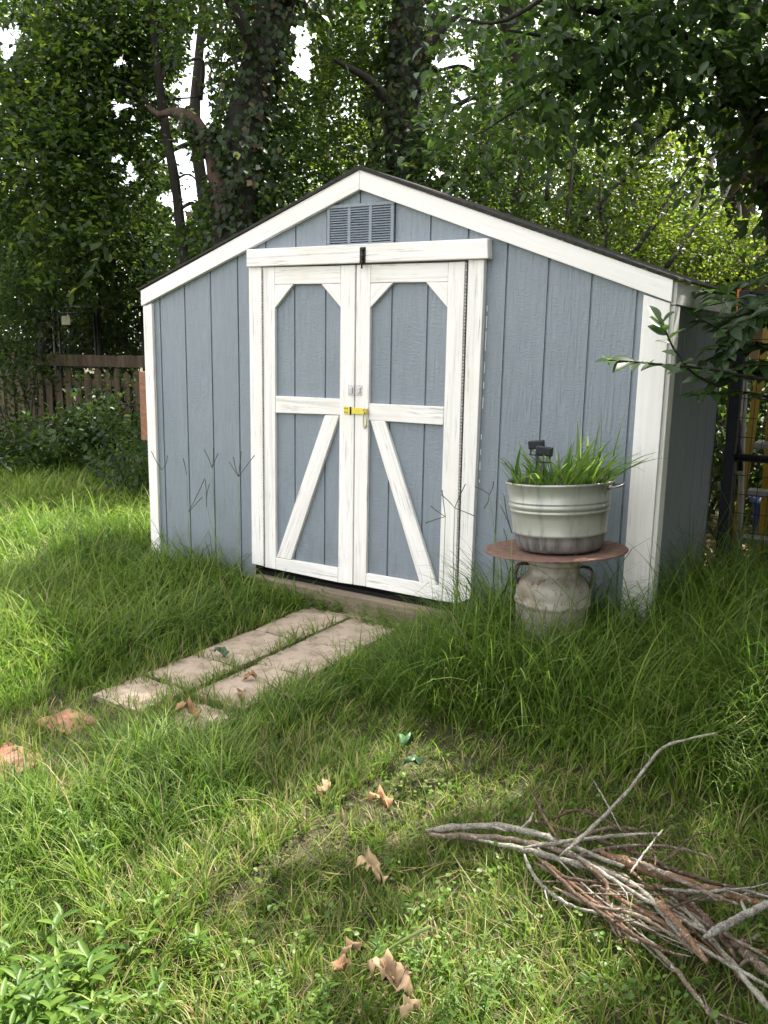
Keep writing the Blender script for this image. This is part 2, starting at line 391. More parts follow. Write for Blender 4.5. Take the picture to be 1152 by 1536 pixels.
# roof
t_ = .014; k_ = (ZA-ZE)/(W/2)
bm = bmesh.new()
xo = .035
pl = [(-xo, ZE-k_*xo+.002), (W/2, ZA+.002), (W+xo, ZE-k_*xo+.002), (W+xo, ZE-k_*xo+t_), (W/2, ZA+t_+.004), (-xo, ZE-k_*xo+t_)]
add_prism(bm, pl, -.038, D+.04, .003)
rf = bm_obj('roof', bm, MT['shingle'], shed)
# rake boards
rk = .092; ang = math.atan(k_)
RAKEL = paint(math.pi/2-ang, .25); RAKER = paint(math.pi/2+ang, .2)
PV, PH = paint(0, .62), paint(math.pi/2, .62)
PVc = paint(0, .25); PHd = paint(math.pi/2, .8)
prism('rake_board', [(-.012, ZE-.004-k_*.012), (W/2-.0008, ZA), (W/2-.0008, ZA-rk), (-.012, ZE-rk-k_*.012)], -.030, -.001, RAKEL, shed)
prism('rake_board', [(W+.012, ZE-.004-k_*.012), (W/2+.0008, ZA), (W/2+.0008, ZA-rk), (W+.012, ZE-rk-k_*.012)][::-1], -.030, -.001, RAKER, shed)
# corner boards
rb = ZE-rk-.006
prism('corner_board', [(-.006, .10), (.066, .10), (.066, rb+.016), (-.006, rb-.002)], -.022, -.001, PV, shed)
prism('corner_board', [(2.944, .10), (W+.006, .10), (W+.006, rb-.002), (2.944, rb+.034)], -.022, -.001, PVc, shed)
boxo('corner_board', (W+.0005, -.001+.002, .10), (W+.022, .085, ZE-.108), PVc, shed)
boxo('corner_board', (-.022, .001, .10), (-.0005, .085, ZE-.108), PV, shed)
boxo('eave_board', (W+.002, -.0005, ZE-.105), (W+.024, D-.35, ZE-.014), RAKER, shed)
boxo('eave_board', (W+.002, D-.345, ZE-.105), (W+.024, D, ZE-.014), RAKER, shed)
boxo('eave_board', (-.024, -.0005, ZE-.105), (-.002, D, ZE-.014), RAKEL, shed)
# gable vent
vx0, vx1, vz0, vz1 = 1.322, 1.716, 1.905, 2.103
vent = prism('gable_vent', [(vx0, vz0), (vx1, vz0), (vx1, vz1), (vx0, vz1)], -.004, -.001, MT['dark'], shed, 0)
bm = bmesh.new()
add_box(bm, (vx0, -.016, vz1-.016), (vx1, -.0045, vz1), .002); add_box(bm, (vx0, -.016, vz0), (vx1, -.0045, vz0+.012), .002)
bw = .018; sp = (vx1-vx0-4*bw)/3
for k in range(4):
    a = vx0+k*(sp+bw); add_box(bm, (a, -.0165, vz0+.0125), (a+bw, -.0045, vz1-.0165), .002)
bm_obj('vent_frame', bm, MT['siding'], vent)
bm = bmesh.new()
for k in range(3):
    a = vx0+bw+k*(sp+bw)
    for j in range(14):
        z = vz0+.020+j*.0118; dz = random.uniform(-.0008, .0008)+(.003 if (k == 1 and j == 8) else 0)
        m4 = [(a, -.0155, z+dz), (a+sp/2, -.0165, z+random.uniform(-.0012, .0008)), (a+sp, -.0155, z), (a+sp, -.006, z+.0085), (a+sp/2, -.006, z+.0085), (a, -.006, z+.0085)]
        up = [bm.verts.new(c) for c in m4]; dn = [bm.verts.new((c[0], c[1], c[2]-.0025)) for c in m4]
        bm.faces.new(up); bm.faces.new(dn[::-1])
        for i in range(6): q = (i+1) % 6; bm.faces.new((up[q], up[i], dn[i], dn[q]))
bm_obj('vent_slats', bm, MT['siding'], vent)

# doors: boards measured on the photograph, laid on the plane of the wall
def c5(x, y): return (360+x/2.6475, 340+y/2.6475)
def board(name, quad, yf, yb, mat, parent, bevel=.003):
    P = [U(*c5(x, y), 1, yf) for x, y in quad]
    return prism(name, [(p[0], p[2]) for p in P], yf, yb, mat, parent, bevel)
board('door_header', [(25, 90), (982, 46), (984, 126), (25, 159)][::-1], -.055, -.001, PHd, shed, .004)
board('door_jamb', [(34, 161), (84, 159), (94, 1349), (47, 1338)][::-1], -.034, -.001, PV, shed)
board('door_jamb', [(907, 131), (971, 129), (914, 1478), (864, 1497)][::-1], -.034, -.001, PV, shed)
def door(px, boards):
    a = U(*c5(*px[0]), 1, -.012); b = U(*c5(*px[1]), 1, -.012)
    bm = bmesh.new(); siding_strip(bm, a[0], b[0], .185, lambda x: 1.80, -.010, GR)
    d = bm_obj('door', bm, MT['siding'], shed)
    for nm, q, mt in boards: board(nm, q[::-1], -.032, -.0105, mt, d)
    return d
cxr = lambda s: paint(s, .55)
dl = door([(92, 400), (452, 400)], [
    ('stile', [(89, 161), (137, 160), (141, 1361), (98, 1352)], PV),
    ('stile', [(400, 154), (457, 152), (446, 1421), (389, 1413)], PV),
    ('top_rail', [(138, 160), (399, 155), (399, 226), (138, 229)], PHd),
    ('corner_brace', [(138, 230), (211, 229), (138, 323)], cxr(.7)),
    ('corner_brace', [(322, 228), (399, 227), (399, 320)], cxr(-.7)),
    ('middle_rail', [(141, 672), (397, 684), (396, 748), (141, 739)], PH),
    ('bottom_rail', [(142, 1314), (388, 1356), (388, 1413), (142, 1361)], PH),
    ('diagonal_brace', [(336, 749), (393, 750), (201, 1323), (145, 1313)], cxr(.42))])
dr = door([(463, 400), (890, 400)], [
    ('stile', [(463, 152), (519, 150), (499, 1429), (450, 1422)], PV),
    ('stile', [(828, 142), (893, 138), (853, 1497), (787, 1485)], PV),
    ('top_rail', [(520, 150), (827, 142), (826, 219), (519, 223)], PHd),
    ('corner_brace', [(519, 225), (607, 223), (517, 321)], cxr(.8)),
    ('corner_brace', [(738, 221), (826, 220), (822, 320)], cxr(-.7)),
    ('middle_rail', [(513, 702), (809, 716), (806, 788), (511, 768)], PH),
    ('bottom_rail', [(501, 1377), (789, 1427), (786, 1485), (500, 1430)], PH),
    ('diagonal_brace', [(517, 769), (575, 772), (779, 1425), (713, 1414)], cxr(-.38))])
def hinge(p0, p1, parent):
    a, b = U(*c5(*p0), 1, -.036), U(*c5(*p1), 1, -.036); n = 105; P = []; R = []
    for i in range(n):
        for t, r in ((0, .0042), (.8, .0042), (.82, .0022), (.98, .0022)):
            P.append(a+(b-a)*(i+t)/n); R.append(r)
    return tube('hinge', P, R, MT['hinge'], parent, n=6, smooth=False)
hinge((87, 170), (96, 1345), dl); hinge((900, 142), (858, 1488), dr)
# barrel bolt on the header
bolt = None
def u5(x, y, yf): return U(*c5(x, y), 1, yf)
p, q = u5(477, 82, -.055), u5(499, 148, -.055)
bolt = boxo('barrel_bolt', (p[0], -.059, q[2]), (q[0], -.0555, p[2]), MT['black_metal'], shed, None, .001)
c = (p[0]+q[0])/2
tube('bolt_rod', [(c, -.064, p[2]-.004), (c, -.064, q[2]-.022)], .0042, MT['black_metal'], bolt, n=10)
bm = bmesh.new()
for zz in (p[2]-.012, (p[2]+q[2])/2, q[2]+.010): add_box(bm, (c-.010, -.0695, zz-.004), (c+.010, -.0592, zz+.004), .001)
add_box(bm, (c+.003, -.078, q[2]+.022), (c+.009, -.066, q[2]+.030), .001)
bm_obj('bolt_guide', bm, MT['black_metal'], bolt)
# hasp, clip and two old latch plates
p, q = u5(414, 714, -.033), u5(440, 746, -.033)
hasp = boxo('hasp', (p[0], -.036, q[2]), (q[0], -.0325, p[2]), MT['yellow_plate'], dl, None, .001)
tube('hasp_pin', [(q[0]+.001, -.038, p[2]+.001), (q[0]+.001, -.038, q[2]-.001)], .0045, MT['black_metal'], dl, n=10)
p2, q2 = u5(443, 716, -.038), u5(508, 748, -.038)
boxo('hasp_strap', (p2[0]+.001, -.0405, q2[2]), (q2[0], -.0375, p2[2]-.002), MT['yellow_plate'], dl, None, .0015)
bm = bmesh.new()
for dx in (.007, .020):
    for dz in (.010, .030): add_box(bm, (p[0]+dx-.003, -.0375, q[2]+dz-.003), (p[0]+dx+.003, -.0362, q[2]+dz+.003), .001)
bm_obj('screw', bm, MT['black_metal'], dl)
s0 = np.array([q2[0]-.012, -.044, (p2[2]+q2[2])/2]); ts = np.linspace(0, 2*math.pi, 17)
tube('staple', [s0+np.array([.010*math.cos(a), -.004, .013*math.sin(a)]) for a in ts], .003, MT['brass'], dr, n=8)
clip = [s0+np.array([.004+.010*math.sin(a)*1.0, -.008, -.042+.045*math.cos(a)]) for a in np.linspace(0, 2*math.pi, 25)]
tube('snap_clip', clip, .0033, MT['brass'], dr, n=8)
tube('snap_clip', [s0+np.array([.009, -.009, -.060]), s0+np.array([.013, -.009, -.078])], [.0055, .0045], MT['brass'], dr, n=10)
for (x0, y0, x1, y1), par in (((430, 628, 453, 672), dl), ((459, 628, 484, 670), dr)):
    p, q = u5(x0, y0, -.033), u5(x1, y1, -.033)
    bm = bmesh.new(); add_box(bm, (p[0], -.0355, q[2]), (q[0], -.0325, p[2]), .001)
    add_box(bm, (p[0]+.008, -.041, q[2]+.010), (q[0]-.008, -.0357, p[2]-.012), .002)
    bm_obj('latch_plate', bm, MT['latch'], par)
# caulk beads and chips of paint beside the right jamb
ys = [325, 380, 430, 470, 560, 630, 700, 770, 835, 895, 950, 1010]
for y in ys:
    if random.random() < .95:
        p = U(*c5(982-(y-325)*.046, y), 1, -.002); h = random.uniform(.008, .03)
        boxo('caulk_bead', (p[0]-.002, -.004, p[2]-h), (p[0]+.002, -.0005, p[2]+h), PV, shed, None, .001)

# timber sill lying in front of the doors
sill = boxo('timber_sill', (.86, -.085, 0.0), (2.14, -.012, .122), MT['timber'], None, (1.45, -.04, 0), .008)
tag(sill, 'weathered grey timber lying on the ground under the shed doors', 'timber')

# plank beside the left corner of the shed
pk = thing('wooden_plank', (-.03, .3, .6), 'short reddish brown board standing out beside the left corner of the shed', 'plank')
p, q = U(208, 557, 1, .30), U(222, 661, 1, .30)
boxo('board', (p[0], .30, q[2]), (-.03, .325, p[2]), MT['redwood'], pk, None, .003)
bm = bmesh.new()
boxo('batten', (p[0]+.004, .3255, q[2]+.25), (-.03, .345, p[2]-.02), MT['redwood'], pk, None, .003)

# ------------------------------------------------------------------ MILK CAN, DISC, TUB, PLANT, SOLAR LIGHTS
cx, cy = 2.752, -.37
can = thing('milk_can', (cx, cy, 0), 'old cream milk can with chipped rusty paint standing in tall grass by the shed', 'milk can')
prof = [(0, .06), (.144, .06), (.153, .072), (.154, .10), (.152, .365), (.154, .372), (.159, .378), (.159, .392), (.153, .398), (.1535, .42), (.152, .445), (.145, .468), (.130, .487), (.112, .500), (.106, .510), (.104, .525), (.106, .545)]
lathe('body', prof, (cx, cy, 0), MT['can'], can, dent=.004)
lathe('lid', [(.102, .545), (.118, .548), (.120, .556), (.116, .575), (.09, .582), (0, .584)], (cx, cy, 0), MT['can'], can)
for a in (math.radians(205), math.radians(20)):
    d = np.array([math.cos(a), math.sin(a), 0]); o = np.array([cx, cy, 0])
    P = smooth_path([o+d*.146+[0, 0, .450], o+d*.153+[0, 0, .482], o+d*.153+[0, 0, .512], o+d*.138+[0, 0, .532], o+d*.104+[0, 0, .536]], 16)
    s = np.array([-d[1], d[0], 0]); V = []; lo = []; sz = []
    for i, pnt in enumerate(P):
        for e, zz in ((-1, 0), (1, 0)):
            V += [pnt+s*.026*e, pnt+s*.026*e+d*.009]
    for i in range(len(P)-1):
        b0, b1 = 4*i, 4*i+4
        for u, v in ((0, 2), (2, 3), (3, 1), (1, 0)): lo += [b0+u, b0+v, b1+v, b1+u]; sz.append(4)
    np_obj('handle', V, lo, sz, MT['rustdark'], can)
tl = math.radians(4.2); tl2 = math.radians(-1.5)
Ry = np.array([[math.cos(tl), 0, -math.sin(tl)], [0, 1, 0], [math.sin(tl), 0, math.cos(tl)]])
Rx = np.array([[1, 0, 0], [0, math.cos(tl2), -math.sin(tl2)], [0, math.sin(tl2), math.cos(tl2)]])
TI = Ry @ Rx
dz = .600
disc = lathe('iron_disc', [(0, -.006), (.15, -.005), (.28, .0), (.294, .002), (.295, .006), (.28, .008), (.15, .004), (0, .002)], (cx, cy, dz), MT['rust'], None, (cx, cy, dz-.01), n=64, tilt=TI, dent=.004)
tag(disc, 'round rusty iron disc lying on top of the milk can as a table', 'metal disc')
tx, ty, tz = cx+.018, cy, dz+.012
tub = thing('wash_tub', (tx, ty, tz), 'round galvanised wash tub planter with ribbed bands on the rusty disc', 'tub')
tp = [(0, 0), (.160, 0), (.176, .006), (.187, .020), (.193, .050), (.196, .070), (.201, .074), (.1995, .079), (.206, .140), (.2085, .160), (.2125, .163), (.2135, .168), (.2105, .172), (.211, .176), (.2155, .180), (.218, .188), (.2155, .195), (.2125, .199), (.2165, .203), (.2165, .208), (.2135, .212), (.2255, .272), (.2285, .275), (.2295, .280), (.2265, .284), (.222, .281), (.220, .27), (.205, .2), (.15, .19)]
tp = [(r_*.955, z_) for r_, z_ in tp]
lathe('body', tp, (tx, ty, tz), [MT['zinc_paint'], MT['zinc_bare']], tub, n=72, tilt=TI, midx=[1 if i < 5 else 0 for i in range(len(tp)-1)])
soil = lathe('soil', [(.205, .252), (.14, .262), (0, .268)], (tx, ty, tz), MT['soil'], tub, n=32, tilt=TI)
for s in (1,):
    a0 = math.radians(8 if s > 0 else 188); d = np.array([math.cos(a0), math.sin(a0), 0]); sd = np.array([-d[1], d[0], 0])
    o = np.array([tx, ty, tz])+TI @ np.array([d[0]*.212, d[1]*.212, .262])
    P = smooth_path([o-sd*.045, o-sd*.043+d*.028+[0, 0, .004], o-sd*.02+d*.048+[0, 0, .012], o+sd*.02+d*.048+[0, 0, .012], o+sd*.043+d*.028+[0, 0, .004], o+sd*.045], 22)
    tube('handle', P, .0042, MT['zinc_bare'], tub, n=8)
    tube('handle_lug', [o-sd*.055, o-sd*.035], .008, MT['zinc_bare'], tub); tube('handle_lug', [o+sd*.055, o+sd*.035], .008, MT['zinc_bare'], tub)

def ribbons(P, az, Ln, th0, bend, wid, segs=4, twist=None, rn=None, fold=0):
    """curved tapering blades: P base, az azimuth, th0 start tilt, bend added tilt along the blade"""
    n = len(P); h = np.stack([np.cos(az), np.sin(az), np.zeros(n)], 1); side = np.stack([-np.sin(az), np.cos(az), np.zeros(n)], 1)
    if twist is not None: side = side*np.cos(twist)[:, None]+h*np.sin(twist)[:, None]
    pos = P.copy(); rows = []; dl = Ln/segs
    for k in range(segs+1):
        t = k/segs; wk = wid*(1-t**2.2)*(0.75+.6*min(t*3, 1)*.4)
        if k < segs: rows.append(pos-side*wk[:, None]*.5); rows.append(pos+side*wk[:, None]*.5)
        else: rows.append(pos)
        th = th0+bend*(t+.5/segs)**1.3
        pos = pos+dl[:, None]*(np.sin(th)[:, None]*h+np.cos(th)[:, None]*np.array([0, 0, 1.0]))
    V = np.stack(rows, 1).reshape(-1, 3); nv = 2*segs+1; base = (np.arange(n)*nv)[:, None]
    f = []
    sizes1 = []
    for k in range(segs-1): f += [2*k, 2*k+1, 2*k+3, 2*k+2]; sizes1.append(4)
    f += [2*segs-2, 2*segs-1, 2*segs]; sizes1.append(3)
    loops = (base+np.array(f)[None]).ravel(); sizes = np.tile(sizes1, n)
    if rn is None: rn = rng.random(n)
    return V, loops, sizes, np.repeat(rn, nv)

n = 200; r = .196*np.sqrt(rng.random(n)); a = rng.random(n)*2*math.pi
lp = np.stack([r*np.cos(a), r*np.sin(a), np.full(n, .262)], 1)
Pt = lp @ TI.T+np.array([tx, ty, tz])
az = a+rng.normal(0, .8, n); Ln = rng.uniform(.11, .25, n)*(1+.45*(r/.2)*np.maximum(0, np.cos(a-.3)))
inf = (Pt[:, 0] < tx-.03) & (Pt[:, 1] < ty+.02) & (Pt[:, 0] > tx-.13); Ln[inf] *= .55
V, lo, sz, rn = ribbons(Pt, az, Ln, rng.uniform(.05, .95, n), rng.uniform(.1, 1.6, n), rng.uniform(.009, .017, n), 6, rng.normal(0, .6, n))
pl_ = np_obj('strap_leaf_plant', V, lo, sz, MT['leaf_tub'], None, (tx, ty, tz+.25), rnd=rn, smooth=True)
tag(pl_, 'bright green clump of strap leaves growing in the galvanised tub', 'plant')
# solar lights stuck in the tub
def solar(px0, px1, py0, py1, y, tilt, label):
    a = U(px0, py0, 1, y); b = U(px1, py1, 1, y); wx = b[0]-a[0]; h = a[2]-b[2]; xm = (a[0]+b[0])/2
    t = thing('solar_light', (xm, y, tz+.255), label, 'solar light', 'solar garden lights in the tub')
    bm = bmesh.new(); add_box(bm, (a[0], y, b[2]), (b[0], y+.018, a[2]), .004)
    bmesh.ops.rotate(bm, verts=bm.verts, cent=(xm, y, b[2]), matrix=Matrix.Rotation(tilt, 3, 'Y'))
    hd = bm_obj('head', bm, MT['plastic'], t)
    bm = bmesh.new(); add_box(bm, (a[0]+.005, y-.0025, b[2]+.005), (b[0]-.005, y-.0006, a[2]-.005), .001)
    bmesh.ops.rotate(bm, verts=bm.verts, cent=(xm, y, b[2]), matrix=Matrix.Rotation(tilt, 3, 'Y'))
    bm_obj('panel', bm, MT['bluemetal'], hd)
    bm = bmesh.new()
    for dx in (.006, wx-.012): add_box(bm, (a[0]+dx, y+.004, b[2]-.022), (a[0]+dx+.006, y+.010, b[2]), .001)
    add_box(bm, (a[0]+.003, y+.003, b[2]-.028), (b[0]-.003, y+.012, b[2]-.0225), .001)
    bm_obj('bracket', bm, MT['plastic'], t)
    tube('stake', [(xm, y+.008, b[2]-.028), (xm, y+.008, tz+.20)], [.005, .004], MT['plastic'], t, n=8)
solar(793, 816, 660, 675, -.36, math.radians(-8), 'black square solar light, rear of the two in the tub, tilted head')
solar(803, 827, 669, 685, -.46, math.radians(3), 'black square solar light, front of the two in the tub, upright head')

# ------------------------------------------------------------------ PAVERS
def slab(name, corners, z, mat, label, cat, group, th=.05):
    cs = np.array(corners, float); m = cs.mean(0)
    bm = bmesh.new(); sub = 10; pts = []
    for k in range(4):
        a, b = cs[k], cs[(k+1) % 4]
        for i in range(sub):
            p = a+(b-a)*i/sub; j = random.gauss(0, .003)
            d = (p-m)/np.linalg.norm(p-m); j -= random.uniform(.004, .016) if random.random() < (.22 if m[1] < -.9 else .06) else 0; pts.append(p+d*(j-(.003 if i == 0 else 0)))
    vt = [bm.verts.new((p[0], p[1], z+random.uniform(-.002, .002))) for p in pts]; vb = [bm.verts.new((p[0], p[1], z-th)) for p in pts]
    f = bm.faces.new(vt); bm.faces.new(vb[::-1]); n = len(pts)
    for i in range(n): j = (i+1) % n; bm.faces.new((vt[j], vt[i], vb[i], vb[j]))
    bmesh.ops.bevel(bm, geom=[e for e in f.edges], offset=.003, segments=1, affect='EDGES')
    o = bm_obj(name, bm, mat, None, (m[0], m[1], 0)); return tag(o, label, cat, group)
PAV = []
def row(xa, xb, ys, labels, mat=MT['paver'], z=.028, skew=0):
    for (y0, y1), lb in zip(ys, labels):
        xa_ = xa+random.uniform(-.008, .008); xb_ = xb+random.uniform(-.008, .008); s = random.uniform(-.012, .012)
        k0, k1 = -skew*y0, -skew*y1; cs = [(xa_+k0, y0), (xb_+k0, y0+s), (xb_+s+k1, y1+s), (xa_+s+k1, y1)]
        slab('paver', cs, z+random.uniform(-.002, .002), mat, lb, 'paver', 'concrete pavers leading to the doors'); PAV.append(cs)
row(1.298, 1.574, [(-.13, -.58), (-.582, -1.00), (-1.002, -1.29), (-1.32, -1.57)],
    ['tan paver at the shed end of the left row', 'tan paver second from the shed in the left row',
     'tan paver with a fallen green leaf near it, third in the left row', 'last small tan paver of the left row, half sunk in grass'])
row(1.580, 1.862, [(-.15, -.56), (-.562, -.92), (-.922, -1.33)],
    ['tan paver at the shed end of the right row', 'middle tan paver of the right row', 'tan paver of the right row with dead leaves lying on it'], skew=.022)
row(1.68, 1.90, [(-1.39, -1.58)], ['tan paver at the near end of the right row, broken by grass'])
for cs, lb in (([(1.31, -1.70), (1.50, -1.70), (1.50, -1.86), (1.31, -1.86)], 'red paver just beyond the end of the tan left row'),
               ([(1.36, -2.00), (1.60, -2.01), (1.60, -2.20), (1.36, -2.19)], 'red paver at the left edge of the photo'),
               ([(1.74, -2.02), (1.91, -2.03), (1.91, -2.17), (1.74, -2.17)], 'red paver nearest the camera, sunk in tall grass')):
    slab('paver', cs, .026, MT['redpaver'], lb, 'paver', 'red concrete pavers sunk in the grass'); PAV.append(cs)
slab('paver', [(1.52, -.03), (1.86, -.03), (1.86, -.14), (1.52, -.14)], .03, MT['paver'], 'narrow tan paver lying against the timber sill', 'paver', 'concrete pavers leading to the doors'); PAV.append([(1.52, -.03), (1.86, -.03), (1.86, -.14), (1.52, -.14)])

# ------------------------------------------------------------------ GROUND
ss = lambda a, b, x: np.clip((x-a)/(b-a), 0, 1)**2*(3-2*np.clip((x-a)/(b-a), 0, 1))
def vnoise(x, y, s, seed=0):
    def h(i, j): 
        v = np.sin(i*127.1+j*311.7+seed*74.7)*43758.5453; return v-np.floor(v)
    x = x*s; y = y*s; i = np.floor(x); j = np.floor(y); fx = x-i; fy = y-j
    fx = fx*fx*(3-2*fx); fy = fy*fy*(3-2*fy)
    return (h(i, j)*(1-fx)+h(i+1, j)*fx)*(1-fy)+(h(i, j+1)*(1-fx)+h(i+1, j+1)*fx)*fy
def groundm():
    m, t, b = newmat('lawn_soil'); v = coords(t); n1 = noise(t, v, 1.2, 4, .6); n2 = noise(t, v, 30, 6, .7); n3 = noise(t, v, 140, 3, .7)
    c = ramp(t, n2, [(.3, (.022, .026, .009)), (.5, (.046, .046, .018)), (.7, (.085, .070, .036))])
    c = mix(t, ramp(t, n1, [(.4, g3(0)), (.65, g3(.75))]), c, (.045, .06, .018))
    c = mix(t, .4, c, ramp(t, n3, [(.35, (.018, .016, .009)), (.65, (.14, .11, .062))]))
    L(t, c, b.inputs['Base Color']); b.inputs['Roughness'].default_value = .95; bump(t, b, n3, .9, .012); return m
MT['ground'] = groundm()
rise = lambda x, y: .10*ss(2.15, 2.55, x)*ss(-1.5, -.6, y)*ss(4.5, 3.4, x)*ss(1.4, .6, y)+.06*ss(.85, .3, x)*ss(-1.0, -.3, y)*ss(-2.0, -.5, x)*ss(1.4, .6, y)
gx = np.concatenate([[-90, -40, -20], np.linspace(-12, 8, 81), [16, 40, 90]]); gy = np.concatenate([[-60, -20, -10], np.linspace(-6, 12, 73), [24, 50, 110]])
X, Y = np.meshgrid(gx, gy); Z = (vnoise(X, Y, 1.1, 3)-.5)*.03+(vnoise(X, Y, .3, 5)-.5)*.05
inn = (X > .4) & (X < 2.6) & (Y > -2.5) & (Y < 1.4); Z = np.where(inn, Z*.2+.013, Z-.01)+rise(X, Y)
nx, ny = len(gx), len(gy); idx = np.arange(nx*ny).reshape(ny, nx)
q = np.stack([idx[:-1, :-1], idx[:-1, 1:], idx[1:, 1:], idx[1:, :-1]], -1).reshape(-1, 4)
g = np_obj('ground', np.stack([X, Y, Z], -1).reshape(-1, 3), q, np.full(len(q), 4), MT['ground'], smooth=True)
tag(g, None, None, None, 'structure')

# ------------------------------------------------------------------ GRASS
def inpav(x, y, mg):
    r = np.zeros(len(x), bool)
    for cs in PAV:
        c = np.array(cs); m = c.mean(0); i_ = np.ones(len(x), bool)
        for k in range(4):
            a, b = c[k], c[(k+1) % 4]; n_ = np.array([b[1]-a[1], a[0]-b[0]]); n_ = n_/np.linalg.norm(n_)
            if n_ @ (m-a) > 0: n_ = -n_
            i_ &= (x-a[0])*n_[0]+(y-a[1])*n_[1] < mg
        r |= i_
    return r
ss_old = lambda a, b, x: np.clip((x-a)/(b-a), 0, 1)**2*(3-2*np.clip((x-a)/(b-a), 0, 1))
def ghelp(x, y):
    """mean blade height over the lawn"""
    h = .058+.03*vnoise(x, y, 1.7, 41)
    h = np.maximum(h, .30*ss(1.98, 2.3, x)*ss(-1.25, -.8, y))
    h = np.maximum(h, .42*ss(2.2, 2.5, x)*ss(-.95, -.6, y))                        # tall band by the can and right corner
    h = np.maximum(h, .17*ss(1.93, 2.03, x)*ss(2.3, 2.08, x)*ss(-1.75, -1.2, y))       # fringe right of the pavers
    h = np.maximum(h, .21*ss(1.25, 1.05, x)*ss(-2.6, -1.2, y))                         # left lawn
    h = np.maximum(h, .24*ss(1.0, .5, x))
    h = np.maximum(h, .15*ss(2.35, 2.0, x)*ss(-1.75, -2.1, y))                         # front left
    h = np.maximum(h, .17*ss(.28, .0, np.hypot(x-2.05, y+2.0)-.2))
    h = np.maximum(h, .12*ss(2.6, 2.3, x+.3*(y+2.6)))
    h = np.where((x < 1.36) & (x > .8) & (y > -.25), np.minimum(h, .16), h)
    h = np.where(inpav(x, y, .04), np.minimum(h, .085), h)
    h = np.where((x > 1.25) & (x < 1.9) & (y > -.2) & (y < .1), .06, h); h = np.where((x > .8) & (x <= 1.25) & (y > -.3), .15, h)
    h = np.where((y < -1.55) & (y > -2.4) & (x < 1.75) & (x > 1.2), np.minimum(h, .07), h)
    return h
def gdens(x, y):
    d = 1.0+0*x
    bare = ss(.52, .72, vnoise(x, y, 2.3, 9))*.55
    sh = (ghelp(x, y) < .11)
    d = np.where(sh, d*(1-bare*.35), d*.72)
    d = np.where((x > 1.3) & (x < 1.9) & (y < -.1) & (y > -1.6), np.where((np.abs(x-1.60) < .06) | (y < -1.0), .8, .12), d)              # joints between pavers
    d = np.where((y < -1.55) & (y > -2.4) & (x < 1.7) & (x > 1.2), .45, d)
    d = np.where((x > 1.45) & (x < 1.9) & (y > -.2), .25, d)
    return d
def sample_lawn(dens_near):
    out = []
    for (r0, r1, dn) in ((1.0, 2.4, dens_near), (2.4, 3.4, dens_near*.85), (3.4, 5, dens_near*.62), (5, 8, dens_near*.30), (8, 13, dens_near*.14)):
        a0, a1 = math.radians(92), math.radians(154); area = .5*(a1-a0)*(r1*r1-r0*r0); n = int(area*dn)
        rr = np.sqrt(rng.uniform(r0*r0, r1*r1, n)); aa = rng.uniform(a0, a1, n)
        x = CAM[0]+rr*np.cos(aa); y = CAM[1]+rr*np.sin(aa)
        sh = (x > -.0) & (x < W) & (y > -.015) & (y < D)
        hid = (x > 0.1) & (y > D)                                    # behind the shed
        hid &= ~((x > 3.0))
        k = ~sh & ~hid & ~((x > 2.95) & (y > 1.6)) & (rng.random(n) < gdens(x, y)) & ~inpav(x, y, -.010-.03*vnoise(x, y, 9, 2)*(y < -1.0)-.02*(y < -1.3))
        k &= ~((x > .70) & (x < 2.22) & (y > -.085))
        k &= (np.hypot(x-cx, y-cy) > .17)
        out.append(np.stack([x[k], y[k], rr[k]], 1))
    return np.concatenate(out)
pts = sample_lawn(13500)
# clump: pull blades toward random tuft centres
tc_ = np.stack([rng.uniform(-8, 6, 26000), rng.uniform(-4, 9, 26000)], 1)
cell = {}
qx = np.floor(pts[:, 0]/.07); qy = np.floor(pts[:, 1]/.07)
def h2(i, j, s): v = np.sin(i*12.9898+j*78.233+s*37.7)*43758.5453; return v-np.floor(v)
tcx = (qx+.15+.7*h2(qx, qy, 1))*.07; tcy = (qy+.15+.7*h2(qx, qy, 2))*.07
pull = .45*(rng.random(len(pts)) < .7)
x = pts[:, 0]*(1-pull)+tcx*pull; y = pts[:, 1]*(1-pull)+tcy*pull; dist = pts[:, 2]
n = len(x); H = ghelp(x, y)
z = np.where((x > .4) & (x < 2.6) & (y > -2.5) & (y < 1.4), ((vnoise(x, y, 1.1, 3)-.5)*.03+(vnoise(x, y, .3, 5)-.5)*.05)*.2+.012, (vnoise(x, y, 1.1, 3)-.5)*.03+(vnoise(x, y, .3, 5)-.5)*.05-.013)+rise(x, y)
cl = h2(qx, qy, 3)
Ln = H*rng.uniform(.45, 1.35, n)*(.75+.55*cl)*(.7+.6*vnoise(x, y, 3.2, 21))*1.12
fld = vnoise(x, y, 1.3, 4)*2*math.pi*1.6
az = np.where(rng.random(n) < .55, fld+rng.normal(0, .8, n), rng.random(n)*2*math.pi)
